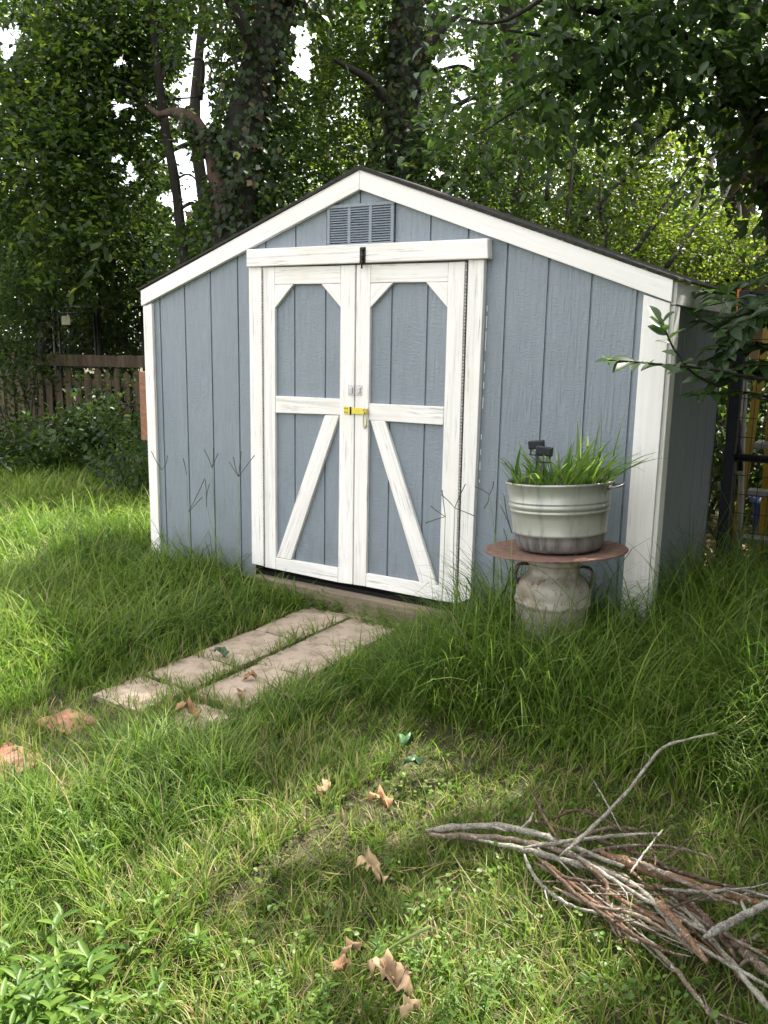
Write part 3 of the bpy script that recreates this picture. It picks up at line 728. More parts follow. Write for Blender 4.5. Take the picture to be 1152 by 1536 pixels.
# half of the blades fan out from their tuft centre
toff = np.arctan2(y-tcy, x-tcx); az = np.where(rng.random(n) < .35, toff+rng.normal(0, .5, n), az)
tall = np.clip(Ln/.25, 0, 1.4)
th0 = np.abs(rng.normal(.22, .25, n))+.10*(Ln < .1)
bend = rng.uniform(.2, 1.0, n)+tall*rng.uniform(.3, 1.3, n)
wid = (.0026+.0030*np.clip(Ln/.2, 0, 1)*rng.random(n)+.0014*rng.random(n))*np.clip(dist/3.4, 1, 2.2)*np.where(rng.random(n) < .10, 1.9, 1.0)
rn = np.clip(.40+.20*(vnoise(x, y, .9, 31)-.5)*2+rng.normal(0, .22, n)+.14*(cl-.5)+.10*ss(1.3, .4, x)+.12*(H < .1)-.10*(H > .24)*(x > 1.9), 0, .86)
straw = rng.random(n) < np.where(H < .1, .19, .03); rn = np.where(straw, rng.uniform(.9, 1, n), rn)
V, lo, sz, rv = ribbons(np.stack([x, y, z], 1), az, Ln*np.where(wid > .0075, .7, 1), th0, bend, wid, 4, rng.normal(0, .5, n), rn)
go = np_obj('grass', V, lo, sz, MT['grass'], rnd=rv, smooth=True); tag(go, None, None, None, 'stuff')
print('grass blades', n)
# long arching blades standing out of the sward
hp = sample_lawn(620); xh, yh, dh = hp.T; Hh = ghelp(xh, yh); k = (Hh > .12) | (rng.random(len(xh)) < .08); k &= ~inpav(xh, yh, .03)
bx_, by_ = rng.uniform(2.35, 3.3, 420), rng.uniform(-.95, -.52, 420)      # thick tussocks before the milk can
xh = np.concatenate([xh[k], bx_]); yh = np.concatenate([yh[k], by_]); dh = np.concatenate([dh[k], np.full(420, 3.4)]); Hh = np.concatenate([Hh[k], np.full(420, .30)]); nh = len(xh)
V, lo, sz, rv = ribbons(np.stack([xh, yh, rise(xh, yh)], 1), rng.random(nh)*6.28, Hh*rng.uniform(1.0, 1.75, nh)+.04, np.abs(rng.normal(.2, .2, nh)), rng.uniform(.6, 2.3, nh), rng.uniform(.003, .006, nh)*np.clip(dh/3.4, 1, 1.8), 7, rng.normal(0, .4, nh), np.clip(rng.normal(.60, .16, nh)-.12*(xh > 1.9)*(Hh > .2), 0, .86))
tag(np_obj('tall_grass', V, lo, sz, MT['grass'], rnd=rv, smooth=True), None, None, None, 'stuff')
# flat dead straw
kk = rng.random(n) < .028; kk &= (H < .13) & (dist < 5)
xs, ys = x[kk]+rng.normal(0, .03, kk.sum()), y[kk]+rng.normal(0, .03, kk.sum()); m_ = ~inpav(xs, ys, .0); xs, ys = xs[m_], ys[m_]; n2 = len(xs)
V, lo, sz, rv = ribbons(np.stack([xs, ys, np.full(n2, .006)+rng.random(n2)*.02], 1), rng.random(n2)*6.28, rng.uniform(.05, .14, n2), rng.uniform(1.25, 1.6, n2), rng.uniform(-.2, .3, n2), rng.uniform(.0015, .003, n2), 3, rng.normal(0, .4, n2), rng.uniform(.87, .93, n2))
tag(np_obj('dry_straw', V, lo, sz, MT['grass'], rnd=rv), None, None, None, 'stuff')

# ------------------------------------------------------------------ LEAVES
LO = (np.array([(0, 0, 0), (.45, .5, .10), (1, 0, 0), (.45, -.5, .10)]), [0, 1, 2, 0, 2, 3], [3, 3])
HI_u = [0, .12, .3, .5, .7, .88, 1]; HI_w = [0, .27, .46, .5, .40, .20, 0]
hv = [(0, 0, 0)]; 
for u, wv in list(zip(HI_u, HI_w))[1:-1]: hv += [(u, -wv, .10*wv*2-.12*u*u), (u, 0, -.12*u*u), (u, wv, .10*wv*2-.12*u*u)]
hv.append((1, 0, -.14)); hl = [0, 2, 1, 0, 3, 2]; hs = [3, 3]
for k in range(4):
    b_ = 1+3*k; hl += [b_, b_+1, b_+4, b_+3, b_+1, b_+2, b_+5, b_+4]; hs += [4, 4]
hl += [13, 14, 16, 14, 15, 16]; hs += [3, 3]
HI = (np.array(hv), hl, hs)
def nrm(v): return v/(np.linalg.norm(v, axis=-1, keepdims=True)+1e-9)
def leaf_mesh(P, Dv, Nv, s, ratio, tmpl=LO, rn=None):
    n = len(P); Dv = nrm(Dv); Sd = nrm(np.cross(Nv, Dv)); Nn = np.cross(Dv, Sd)
    T, l, z = tmpl; nv = len(T); sc = s[:, None, None]
    V = P[:, None]+sc*(T[None, :, 0:1]*Dv[:, None]+T[None, :, 1:2]*ratio*Sd[:, None]+T[None, :, 2:3]*Nn[:, None])
    lo = ((np.arange(n)*nv)[:, None]+np.array(l)[None]).ravel()
    if rn is None: rn = rng.random(n)
    return V.reshape(-1, 3), lo, np.tile(z, n), np.repeat(rn, nv)
GAPS = [(288, 125, 26, 62), (285, 265, 34, 52), (262, 300, 22, 18), (455, 62, 16, 50), (445, 95, 14, 22), (690, 92, 30, 12), (692, 150, 16, 14), (655, 258, 12, 10), (1120, 312, 22, 14), (182, 90, 14, 10), (178, 158, 16, 14), (10, 60, 24, 26), (195, 262, 14, 18), (175, 238, 12, 8), (128, 140, 10, 9), (750, 115, 10, 9), (820, 60, 8, 6), (1085, 150, 10, 8)]
def h2_(P):
    v = np.sin(P[:, 0]*9+P[:, 2]*11)*43758.5453; return v-np.floor(v)
def in_gap(P, grow=1.0):
    px, py, dp = PJ(P); r = np.zeros(len(P), bool)
    for a, b, c_, d in GAPS:
        th = np.arctan2(py-b, px-a); wob = 1+.35*np.sin(th*3+a)+.2*np.sin(th*7+b)
        r |= ((px-a)/(c_*grow*wob))**2+((py-b)/(d*grow*wob))**2 < 1
    r |= (np.hypot(px-99, (py-481)*1.0) < 14) & (dp < 11.7)
    r |= (px > 82) & (px < 215) & (py > 462) & (py < 560) & (dp < 11.2) & (h2_(P) < .75)
    return r & (dp > 0)
SH = [(tuple(U(60, 1450, 2, 0)[:2]), .34), (tuple(U(-60, 1350, 2, 0)[:2]), .30), (tuple(U(400, 1520, 2, 0)[:2]), .13), (tuple(U(230, 1500, 2, 0)[:2]), .12), (tuple(U(800, 1440, 2, 0)[:2]), .30), (tuple(U(585, 1160, 2, 0)[:2]), .10), (tuple(U(1090, 1230, 2, 0)[:2]), .20), (tuple(U(640, 1190, 2, 0)[:2]), .26), (tuple(U(480, 1250, 2, 0)[:2]), .16), (tuple(U(740, 1330, 2, 0)[:2]), .16), (tuple(U(700, 1500, 2, 0)[:2]), .2), (tuple(U(60, 820, 2, 0)[:2]), .9), (tuple(U(60, 1000, 2, 0)[:2]), .45), (tuple(U(250, 900, 2, 0)[:2]), .35), (tuple(U(330, 1300, 2, 0)[:2]), .18)]
SV = np.array(SUN); SH = [(p_[0], p_[1], q_, 2.0) for p_, q_ in SH]
for a_, b_, d_, q_ in ((1090, 300, 10, .8), (1120, 180, 10, .55), (500, 170, 12, .8), (450, 260, 11.5, .45), (860, 230, 11, .4), (1050, 380, 9.5, .55), (780, 170, 11.5, .4)):
    q0_ = A(a_, b_, d_); g0_ = q0_-SV*(q0_[2]/SV[2]); SH.append((g0_[0], g0_[1], q_, q0_[2]/SV[2]+.45))
def in_shaft(P):  # leaves inside are cleared so sun reaches chosen patches
    r = np.zeros(len(P), bool)
    for a, b, q, tm in SH:
        d = P-np.array([a, b, 0.0]); t_ = d @ SV; e = d-t_[:, None]*SV; rr_ = np.linalg.norm(e, axis=1); th_ = np.arctan2(e[:, 1], e[:, 0])
        r |= (rr_ < q*(1+.3*np.sin(3*th_+a*7)+.2*np.sin(5*th_+b*9))) & (t_ > tm)
    return r
def sprays(cents, out, per, tw=(.35, .75), size=(.05, .09), ratio=.55, droop=.25, gap=True, tmpl=LO, up=.75, keep=None, jit=.05, shaft=True):
    """leafy twigs: from each centre a twig runs outward with leaves on both sides"""
    n = len(cents); tl = rng.uniform(tw[0], tw[1], n)
    td = nrm(out+rng.normal(0, .55, (n, 3))); td[:, 2] -= droop; td = nrm(td)
    sd = nrm(np.cross(td, np.array([0, 0, 1.0])+rng.normal(0, .35, (n, 3))))
    t = rng.random((n, per)); sg = rng.choice([-1, 1], (n, per))
    P = cents[:, None]+td[:, None]*(t*tl[:, None])[..., None]+rng.normal(0, jit, (n, per, 3))
    P[..., 2] -= (t**2*tl[:, None])*.25
    Dv = td[:, None]*.55+sd[:, None]*sg[..., None]*.8+rng.normal(0, .35, (n, per, 3)); Dv[..., 2] -= .18
    Nv = np.array([0, 0, up])+rng.normal(0, .45, (n, per, 3))
    P = P.reshape(-1, 3); Dv = Dv.reshape(-1, 3); Nv = Nv.reshape(-1, 3)
    cr = np.repeat(rng.random(n), per); rn = np.clip(.5*cr+.5*rng.random(n*per), 0, 1)
    k = np.ones(len(P), bool)
    if gap: k &= ~(in_gap(P) & (rng.random(len(P)) < .97))
    if shaft: k &= ~in_shaft(P)
    P, Dv, Nv, rn = P[k], Dv[k], Nv[k], rn[k]
    return leaf_mesh(P, Dv, Nv, rng.uniform(size[0], size[1], len(P)), ratio, tmpl, rn)
def ell(c, r, n, shell=.35):
    d = nrm(rng.normal(size=(n, 3))); q = rng.uniform(shell, 1, n)**(1/2)
    lump = .75+.35*np.sin(d[:, 0]*5+c[0])*np.sin(d[:, 1]*4+c[1])+.2*np.sin(d[:, 2]*7)
    return np.array(c)+d*np.array(r)*(q*lump)[:, None], d
def jm(parts):
    V = np.concatenate([p[0] for p in parts]); lo = []; o = 0
    for p in parts: lo.append(np.asarray(p[1])+o); o += len(p[0])
    return V, np.concatenate(lo), np.concatenate([p[2] for p in parts]), np.concatenate([p[3] for p in parts])
def crown(name, blobs, mat, parent, per=14, **kw):
    parts = []
    for c, r, n in blobs:
        ce, d = ell(c, r, n); parts.append(sprays(ce, d*.8+np.array([0, 0, .1]), per, **kw))
    V, l, s, r_ = jm(parts); return np_obj(name, V, l, s, mat, parent, rnd=r_)
def ivy(path, rad, n, size=(.05, .09), thick=.12):
    P = smooth_path(path, 30); i = rng.integers(0, len(P)-1, n); f = rng.random((n, 1)); c = P[i]*(1-f)+P[i+1]*f
    d = nrm(rng.normal(size=(n, 3))*[1, 1, .35]); R = (rad*(1+.5*np.sin(c[:, 2]*4+d[:, 0]*3)))[:, None]+thick*np.abs(rng.normal(0, 1, (n, 1)))
    p = c+d*R; Dv = d*.35+rng.normal(0, .4, (n, 3)); Dv[:, 2] -= .7
    k = ~in_gap(p)
    return leaf_mesh(p[k], Dv[k], (d+rng.normal(0, .35, (n, 3))+[0, 0, .3])[k], rng.uniform(*size, k.sum()), .8)
def gnd(p): return (p[0], p[1], 0.0)
TG = 'trees standing in the woods behind the shed'

# thin tree, left
def mktree(name, label, path, radii, mat=MT['bark'], group=TG, cat='tree'):
    path = [np.array(p) for p in path]; b = path[0].copy(); b[2] = 0; path = [b]+path[1:] if path[0][2] < .3 else [b]+path
    rr = list(radii)
    if len(rr) < len(path): rr = [rr[0]*1.15]+rr
    t = thing(name, b, label, cat, group)
    P = smooth_path(path, 28); R = np.interp(np.linspace(0, 1, len(P)), np.linspace(0, 1, len(rr)), rr)
    tube('trunk', P, R, mat, t, n=10, wob=.06); return t, path
def limb(t, pts, r0, r1, mat=MT['bark'], name='limb', wob=.05, n=14):
    P = smooth_path(pts, n); return tube(name, P, np.linspace(r0, r1, len(P)), mat, t, n=7, wob=wob)

t1, p1 = mktree('slender_tree', 'slender bare dark trunk leaning left above the left roof edge', [A(300, 560, 8.6), A(276, 385, 8.6), A(262, 270, 8.6), A(248, 190, 8.6), A(236, 100, 8.6), A(225, -60, 8.6), A(230, -300, 8.6)], [.055, .055, .05, .047, .045, .04, .03, .02])
limb(t1, [A(246, 185, 8.6), A(225, 160, 8.5), A(200, 132, 8.4), A(170, 118, 8.3)], .026, .010)
limb(t1, [A(247, 188, 8.6), A(232, 168, 8.7), A(215, 160, 8.8), A(165, 150, 8.9)], .016, .006)
limb(t1, [A(262, 270, 8.6), A(285, 262, 8.5), A(310, 290, 8.5)], .012, .005)
limb(t1, [A(240, 120, 8.6), A(262, 75, 8.6), A(270, 30, 8.6)], .022, .010)
limb(t1, [A(252, 148, 8.6), A(290, 146, 8.6), A(312, 138, 8.7)], .010, .005)
crown('crown', [(A(225, -120, 8.6), (1.3, 1.2, 1.1), 240), (A(215, 40, 8.7), (.55, .6, .5), 70), (A(265, 60, 8.9), (.4, .5, .4), 40)], MT['leaf_dark'], t1, size=(.05, .085))

t2, p2 = mktree('ivy_covered_tree', 'large ivy covered trunk leaning right with a crooked reddish limb on its left', [A(345, 560, 8.0), A(352, 330, 8.0), A(365, 220, 8.0), A(385, 110, 8.0), A(420, 0, 8.0), A(445, -120, 8.0), A(450, -420, 8.1)], [.24, .22, .20, .18, .17, .15, .12, .08])
limb(t2, [A(345, 330, 7.9), A(332, 290, 7.9), A(324, 245, 7.9), A(306, 200, 7.9), A(285, 178, 7.9), A(262, 168, 7.95), A(240, 172, 8.1), A(222, 160, 8.3)], .11, .018, MT['redbark'], wob=.12, n=20)
limb(t2, [A(425, 0, 7.9), A(470, -80, 7.6), A(520, -160, 7.4)], .09, .04)
limb(t2, [A(395, 90, 7.9), A(350, 10, 7.6), A(310, -80, 7.3)], .08, .03)
V, l, s, r_ = jm([ivy(p2[1:], .20, 5200, (.05, .09), .16), ivy([A(345, 350, 7.9), A(330, 280, 7.9), A(322, 240, 7.9), A(310, 205, 7.9), A(290, 180, 7.9)], .09, 1100, (.04, .07), .07)])
np_obj('ivy', V, l, s, MT['leaf_dark'], t2, rnd=r_)
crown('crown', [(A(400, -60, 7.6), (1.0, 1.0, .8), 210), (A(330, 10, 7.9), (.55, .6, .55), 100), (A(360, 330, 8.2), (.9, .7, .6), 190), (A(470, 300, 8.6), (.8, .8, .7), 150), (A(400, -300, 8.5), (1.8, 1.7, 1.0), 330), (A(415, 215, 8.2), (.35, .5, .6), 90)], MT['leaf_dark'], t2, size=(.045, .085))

t3, p3 = mktree('ivy_covered_tree', 'upright ivy covered trunk rising behind the ridge of the shed roof', [A(608, 560, 8.8), A(606, 300, 8.8), A(604, 200, 8.8), A(607, 100, 8.8), A(612, 0, 8.8), A(615, -150, 8.8), A(615, -500, 8.9)], [.22, .20, .19, .18, .17, .16, .13, .08])
limb(t3, [A(604, 180, 8.7), A(565, 130, 8.5), A(530, 105, 8.3), A(500, 90, 8.2)], .06, .015)
limb(t3, [A(607, 120, 8.8), A(650, 60, 8.6), A(700, 10, 8.5)], .06, .02)
limb(t3, [A(604, 230, 8.7), A(640, 190, 8.5), A(700, 150, 8.3), A(745, 140, 8.2)], .045, .012)
V, l, s, r_ = ivy(p3[1:], .17, 4600, (.05, .09), .13)
np_obj('ivy', V, l, s, MT['leaf_dark'], t3, rnd=r_)
crown('crown', [(A(560, 20, 9.6), (.9, .6, .7), 210), (A(655, 275, 8.6), (.6, .4, .35), 100), (A(700, 210, 8.3), (.6, .5, .5), 120), (A(600, -260, 8.6), (1.8, 1.6, 1.1), 330)], MT['leaf_dark'], t3, size=(.045, .085))
crown('crown', [(A(510, 150, 9.3), (.75, .7, .8), 270), (A(500, 60, 9.2), (.5, .6, .5), 120)], MT['leaf_mid'], t3, size=(.045, .08))

# the mass of trees on the left, in front of the fence line
t4, p4 = mktree('vine_hung_tree', 'dense dark tree hung with vines at the left edge of the photo', [A(70, 640, 12.2), A(66, 400, 12.2), A(80, 200, 11.5), A(100, 0, 10.5), A(110, -300, 9.4)], [.11, .10, .09, .08, .06, .04])
limb(t4, [A(72, 300, 11.8), A(50, 180, 10), A(20, 90, 9)], .05, .02); limb(t4, [A(80, 200, 11.5), A(150, 110, 10), A(190, 40, 9)], .045, .015)
limb(t4, [A(150, 520, 11.8), A(147, 330, 10.7), A(140, 260, 9.7), A(148, 120, 8.8)], .018, .010); limb(t4, [A(30, 640, 11.8), A(42, 500, 11.8), A(35, 350, 10.8), A(50, 200, 9.8)], .025, .015)
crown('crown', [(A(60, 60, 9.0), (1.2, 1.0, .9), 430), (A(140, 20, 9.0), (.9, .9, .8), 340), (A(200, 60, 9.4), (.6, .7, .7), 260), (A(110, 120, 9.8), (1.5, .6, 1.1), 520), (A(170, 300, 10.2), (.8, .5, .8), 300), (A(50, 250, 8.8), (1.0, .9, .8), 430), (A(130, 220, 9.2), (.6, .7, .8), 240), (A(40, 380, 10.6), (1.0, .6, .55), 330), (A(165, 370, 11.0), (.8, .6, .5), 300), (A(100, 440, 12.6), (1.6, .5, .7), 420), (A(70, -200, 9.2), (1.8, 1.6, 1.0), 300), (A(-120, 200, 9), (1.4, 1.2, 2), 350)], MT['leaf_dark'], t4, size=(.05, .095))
crown('crown', [(A(90, 110, 8.4), (.8, .6, .5), 90), (A(60, 300, 8.2), (.7, .5, .5), 90), (A(30, 170, 8.3), (.6, .5, .5), 70)], MT['leaf_mid'], t4, size=(.05, .09))
# hanging sprays of fresh leaves
Pn = []
for (a, b, c_, d, k) in ((75, 205, 45, 265, 16), (60, 320, 25, 365, 12), (150, 385, 110, 440, 16), (45, 330, 70, 300, 8), (130, 330, 165, 380, 10)):
    q0, q1 = A(a, b, 8.0), A(c_, d, 7.9); t = np.linspace(0, 1, k)[:, None]; ce = q0+(q1-q0)*t; Pn.append(ce)
for ce in Pn:
  V = leaf_mesh(ce, nrm(rng.normal(0, .6, (len(ce), 3))+[0, 0, -.6]), rng.normal(0, .5, (len(ce), 3))+[.3, -.6, .5], rng.uniform(.09, .15, len(ce)), .4, HI)
  np_obj('spray', V[0], V[1], V[2], MT['leaf_mid'], t4, rnd=V[3])

# background trees
BT = [('broadleaf_tree', 'sunlit mid green tree between the two ivy covered trunks', 490, 12.0, 'leaf_mid', [(490, 120, 12, 1.5, 1.2, 250), (520, 240, 12, 1.3, 1.0, 230), (430, 260, 11.5, 1.0, .9, 150), (500, -60, 12.5, 2.0, 1.4, 280)]),
      ('broadleaf_tree', 'pale green tree seen through the gap over the left roof slope', 300, 13.0, 'leaf_mid', [(230, 350, 12, 1.4, 1.1, 260), (320, 330, 13, 1.0, .7, 160), (150, 330, 12.5, 1.3, 1.2, 210), (265, 100, 13, .7, 1.4, 60), (200, -80, 13, 2.4, 1.4, 280)]),
      ('broadleaf_tree', 'yellow green bushy tree rising behind the right slope of the roof', 860, 11.0, 'leaf_yellow', [(860, 250, 11, 1.4, 1.1, 290), (960, 330, 10.5, 1.1, .9, 240), (770, 210, 11.5, 1.1, 1.2, 220), (900, 120, 11, 1.5, .9, 230), (1010, 240, 11, 1.1, 1.0, 230)]),
      ('broadleaf_tree', 'bright backlit tree at the right edge above the neighbouring roof', 1090, 10.0, 'leaf_yellow', [(1090, 300, 10, .9, .9, 230), (1050, 370, 9.5, .8, .45, 150), (1120, 170, 10, .9, .9, 190), (1010, 390, 9.2, .7, .35, 120), (1040, 120, 10.5, 1.1, .9, 150)]),
      ('broadleaf_tree', 'dark green tree in the middle distance right of the central trunk', 730, 12.5, 'leaf_dark', [(720, 100, 12.5, 1.2, 1.3, 230), (700, 260, 12, 1.0, .9, 200), (780, 20, 12, 1.4, 1.0, 230), (620, 120, 12.5, 1.0, 1.4, 200)])]
for nm, lb, px, dp, mt, bl in BT:
    t, pp = mktree(nm, lb, [A(px, 560, dp), A(px+10, 350, dp), A(px-8, 180, dp), A(px+5, 0, dp), A(px, -200, dp)], [.12, .11, .10, .08, .06, .03])
    for k in range(4):
        b0 = bl[k % len(bl)]
        limb(t, [A(px, 330-60*k, dp), A((px+b0[0])/2+20, (300-60*k+b0[1])/2-20, dp-.3), A(b0[0], b0[1], b0[2]-.3)], .045, .012)
    crown('crown', [(A(a, b, d), (rx, rx*.8, rz), n_) for a, b, d, rx, rz, n_ in bl], MT[mt], t, size=(.05, .095), per=15)
# undergrowth stems behind the right roof slope
tt, _ = mktree('thicket', 'thicket of thin dark branches and small yellowish leaves behind the right roof slope', [A(900, 560, 8.2), A(905, 420, 8.2), A(912, 330, 8.2)], [.03, .02, .01], cat='shrub', group=None)
for pts_ in ([(955, 375), (1000, 300), (1060, 210), (1110, 150)], [(880, 330), (940, 260), (1010, 190), (1075, 155)], [(930, 400), (990, 330), (1030, 270)], [(770, 300), (790, 220), (770, 150), (790, 80)], [(850, 330), (858, 250), (850, 190)], [(820, 300), (826, 230), (840, 170), (836, 120)], [(905, 350), (900, 280), (915, 230)], [(1000, 400), (1050, 330), (1100, 270)], [(720, 270), (770, 240), (800, 200)], [(690, 260), (740, 200), (745, 150), (700, 110)]):
    limb(tt, [A(a, b, 8.2+.2*i) for i, (a, b) in enumerate(pts_)], .022, .006, name='branch')
crown('leaves', [(A(830, 240, 9.2), (1.0, .8, .8), 150), (A(930, 300, 9.0), (.9, .8, .7), 150), (A(760, 240, 9.2), (.8, .8, .7), 110), (A(1000, 380, 8.6), (.7, .6, .35), 110), (A(1070, 390, 8.4), (.5, .5, .25), 70)], MT['leaf_yellow'], tt, size=(.03, .055), per=14, ratio=.6)
crown('leaves', [(A(850, 300, 8.6), (1.3, .8, .5), 190), (A(760, 285, 8.6), (.9, .7, .35), 110)], MT['leaf_dark'], tt, size=(.035, .06), per=14)

# far woods: one mass nobody could count
n = 10500
px_ = rng.uniform(-350, 1500, n); py_ = np.where(rng.random(n) < .45, rng.uniform(300, 620, n), rng.uniform(-260, 620, n)); dp_ = rng.uniform(14, 20, n)
ce = np.array([A(a, b, c_) for a, b, c_ in zip(px_, py_, dp_)]); ce = ce[ce[:, 2] > .2]
V, l, s, r_ = sprays(ce, rng.normal(0, 1, ce.shape), 13, tw=(.6, 1.2), size=(.10, .19), ratio=.65, shaft=False)
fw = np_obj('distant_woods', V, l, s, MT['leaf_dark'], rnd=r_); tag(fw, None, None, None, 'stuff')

# high canopy added to shade the lawn and the nearer trees
for k, (x_, y_, z_, lb) in enumerate(((-.5, 4.8, 8.2, 'tall tree added behind the shed, its high crown shading the lawn'), (3.4, 5.2, 8.4, 'tall tree added behind the right corner, its high crown shading the lawn'), (6.4, 4.2, 7.8, 'unseen tall tree added outside the right edge to shade the gate'), (1.4, 8.4, 11.0, 'tallest tree, added for shade far behind the ridge of the shed'), (-5.0, 9.0, 9.8, 'tall tree added for shade far behind the picket fence'), (-2.6, 12.5, 11.5, 'tall tree added for shade deepest in the woods behind the left roof slope'), (2.6, 12.0, 11.0, 'tall tree added for shade deepest in the woods behind the right roof slope'))):
    t, pp = mktree('added_tall_tree', lb, [np.array([x_, y_+1.6, 0]), np.array([x_+.1, y_+1.5, 3]), np.array([x_, y_+.9, 6]), np.array([x_, y_, z_])], [.16, .14, .11, .06])
    crown('crown', [((x_, y_, z_), (2.4, 2.0, 1.5), 400), ((x_+.8, y_-1.2, z_-1.6), (1.8, 1.4, 1.0), 170), ((x_-1.2, y_+.6, z_-1.4), (1.8, 1.5, 1.1), 170)], MT['leaf_dark'], t, per=13, size=(.08, .14), gap=True)

# unseen dense trees added beyond the right edge to shade shed and lawn
for x_, y_, lb in ((4.9, .7, 'unseen dense tree added right of the shed to shade its side wall'), (6.0, -1.2, 'unseen dense tree added furthest to the right of the lawn to block sky light'), (5.7, -3.4, 'unseen dense tree added right beside the camera to darken the shed side'), (4.5, 3.4, 'unseen dense tree added right behind the gate to shade it')):
    t, pp = mktree('unseen_dense_tree', lb, [np.array([x_, y_, 0]), np.array([x_+.05, y_, 1.5]), np.array([x_, y_+.1, 3]), np.array([x_, y_, 5.5])], [.13, .11, .09, .04])
    crown('crown', [((x_, y_, 1.6), (.95, 1.2, 1.3), 420), ((x_, y_, 3.6), (1.5, 1.5, 1.5), 620), ((x_, y_, 5.2), (1.3, 1.3, 1.0), 160)]+([((3.7, 2.4, 3.1), (.9, 1.2, .6), 260)] if x_ < 5 else []), MT['leaf_dark'], t, per=13, size=(.08, .14), gap=True)

# arching tree on the right whose branches hang over the shed
rt, rp = mktree('arching_tree', 'dark arching tree at the right edge with branches hanging in front of the shed side', [A(1215, 700, 5.6), A(1195, 500, 5.6), A(1165, 330, 5.6), A(1142, 235, 5.5), A(1128, 165, 5.4), A(1090, 110, 5.2), A(1040, 68, 5.0), A(960, 30, 4.7), A(860, 10, 4.4)], [.10, .095, .09, .08, .075, .065, .055, .045, .03, .018], group=None)
limb(rt, [A(1150, 280, 5.5), A(1185, 150, 5.4), A(1190, 0, 5.2), A(1150, -120, 5)], .07, .03)
limb(rt, [A(1118, 150, 5.3), A(1080, 160, 5.3), A(1010, 190, 5.2), A(950, 235, 5.2)], .022, .006, name='branch')
limb(rt, [A(1010, 55, 4.9), A(930, 70, 4.7), A(850, 60, 4.5), A(760, 45, 4.4)], .022, .006, name='branch')
limb(rt, [A(980, 40, 4.7), A(880, 110, 4.8), A(800, 150, 4.9), A(720, 200, 5.2)], .022, .005, name='branch')
limb(rt, [A(905, 20, 4.5), A(880, -40, 4.2), A(760, 30, 4.0), A(690, 28, 4.0)], .02, .005, name='branch')
crown('crown', [(A(760, 40, 4.6), (.55, .55, .16), 60), (A(880, 55, 4.6), (.50, .5, .22), 75), (A(1000, 60, 4.8), (.5, .5, .25), 70), (A(1100, 60, 5.0), (.45, .5, .3), 65), (A(790, 140, 5.0), (.5, .4, .16), 45), (A(700, 195, 5.2), (.35, .4, .14), 24), (A(900, 140, 5.0), (.5, .4, .15), 40), (A(860, -90, 4.4), (.9, .8, .3), 130), (A(1080, -110, 4.8), (.9, .8, .4), 130), (A(1130, 230, 5.4), (.3, .35, .3), 26), (A(1000, -400, 5.2), (1.6, 1.4, .8), 200)],
      MT['leaf_near'], rt, per=12, tw=(.2, .5), size=(.05, .085), ratio=.5, droop=.35, tmpl=HI, gap=True, jit=.03)
# near sprays in front of the shed's side
def leafy_branch(pts, r0, nleaf, size, t0=.15):
    P = smooth_path(pts, 24); limb(rt, pts, r0, .0025, name='branch', n=20)
    t = np.linspace(t0, 1, nleaf)*(len(P)-1); i = np.minimum(t.astype(int), len(P)-2); f = (t-i)[:, None]
    pos = P[i]*(1-f)+P[i+1]*f; tan = nrm(P[i+1]-P[i]); sg = np.where(np.arange(nleaf) % 2 == 0, 1, -1)[:, None]
    sd = nrm(np.cross(tan, np.array([0, .15, 1.0]))); Dv = tan*.65+sd*sg*.6+rng.normal(0, .18, (nleaf, 3)); Dv[:, 2] -= .12
    Nv = np.array([-.1, -.45, 1.0])+rng.normal(0, .28, (nleaf, 3)); return leaf_mesh(pos, Dv, Nv, rng.uniform(*size, nleaf), .48, HI)
NB = [([A(1190, 575, 3.7), A(1120, 565, 3.6), A(1060, 553, 3.5), A(1000, 548, 3.4), A(955, 543, 3.3), A(912, 540, 3.25)], .009, 24, (.065, .10)),
      ([A(1080, 580, 3.6), A(1040, 560, 3.5), A(1012, 525, 3.45), A(1000, 500, 3.4), A(990, 482, 3.38)], .006, 13, (.065, .095)),
      ([A(1190, 610, 3.9), A(1130, 590, 3.8), A(1080, 590, 3.7), A(1035, 592, 3.65)], .006, 20, (.06, .09)),
      ([A(1195, 480, 3.9), A(1140, 470, 3.8), A(1085, 440, 3.8), A(1045, 440, 3.8)], .008, 24, (.065, .10)),
      ([A(1190, 520, 4.0), A(1130, 515, 3.9), A(1090, 500, 3.8), A(1045, 475, 3.8)], .008, 22, (.06, .095)),
      ([A(1190, 400, 4.0), A(1150, 415, 3.9), A(1100, 430, 3.9), A(1060, 455, 3.9)], .008, 22, (.06, .095)),
      ([A(1195, 440, 3.7), A(1160, 465, 3.7), A(1120, 500, 3.7), A(1090, 540, 3.7)], .007, 22, (.06, .095)),
      ([A(1195, 560, 3.8), A(1150, 555, 3.8), A(1105, 560, 3.8), A(1070, 570, 3.8)], .006, 22, (.06, .095)),
      ([A(1200, 380, 4.2), A(1160, 390, 4.2), A(1120, 400, 4.2)], .006, 16, (.05, .08))]
for k in range(14):
    ya = random.uniform(400, 600); dp = random.uniform(3.6, 4.1); xe = random.uniform(1045, 1120); ye = ya+random.uniform(-30, 45)
    NB.append(([A(1195, ya, dp), A((1195+xe)/2, (ya+ye)/2-12, dp-.05), A(xe, ye, dp-.12)], .005, random.randint(15, 22), (.06, .095), .02))
V, l, s, r_ = jm([leafy_branch(*b) for b in NB])
np_obj('hanging_leaves', V, l, s, MT['leaf_near'], rt, rnd=r_, smooth=True)
limb(rt, [A(1165, 330, 5.6), A(1215, 380, 4.9), A(1225, 470, 4.2), A(1195, 575, 3.75)], .02, .009, name='branch')
limb(rt, [A(1215, 400, 4.7), A(1205, 440, 4.1), A(1195, 480, 3.9)], .012, .008, name='branch')

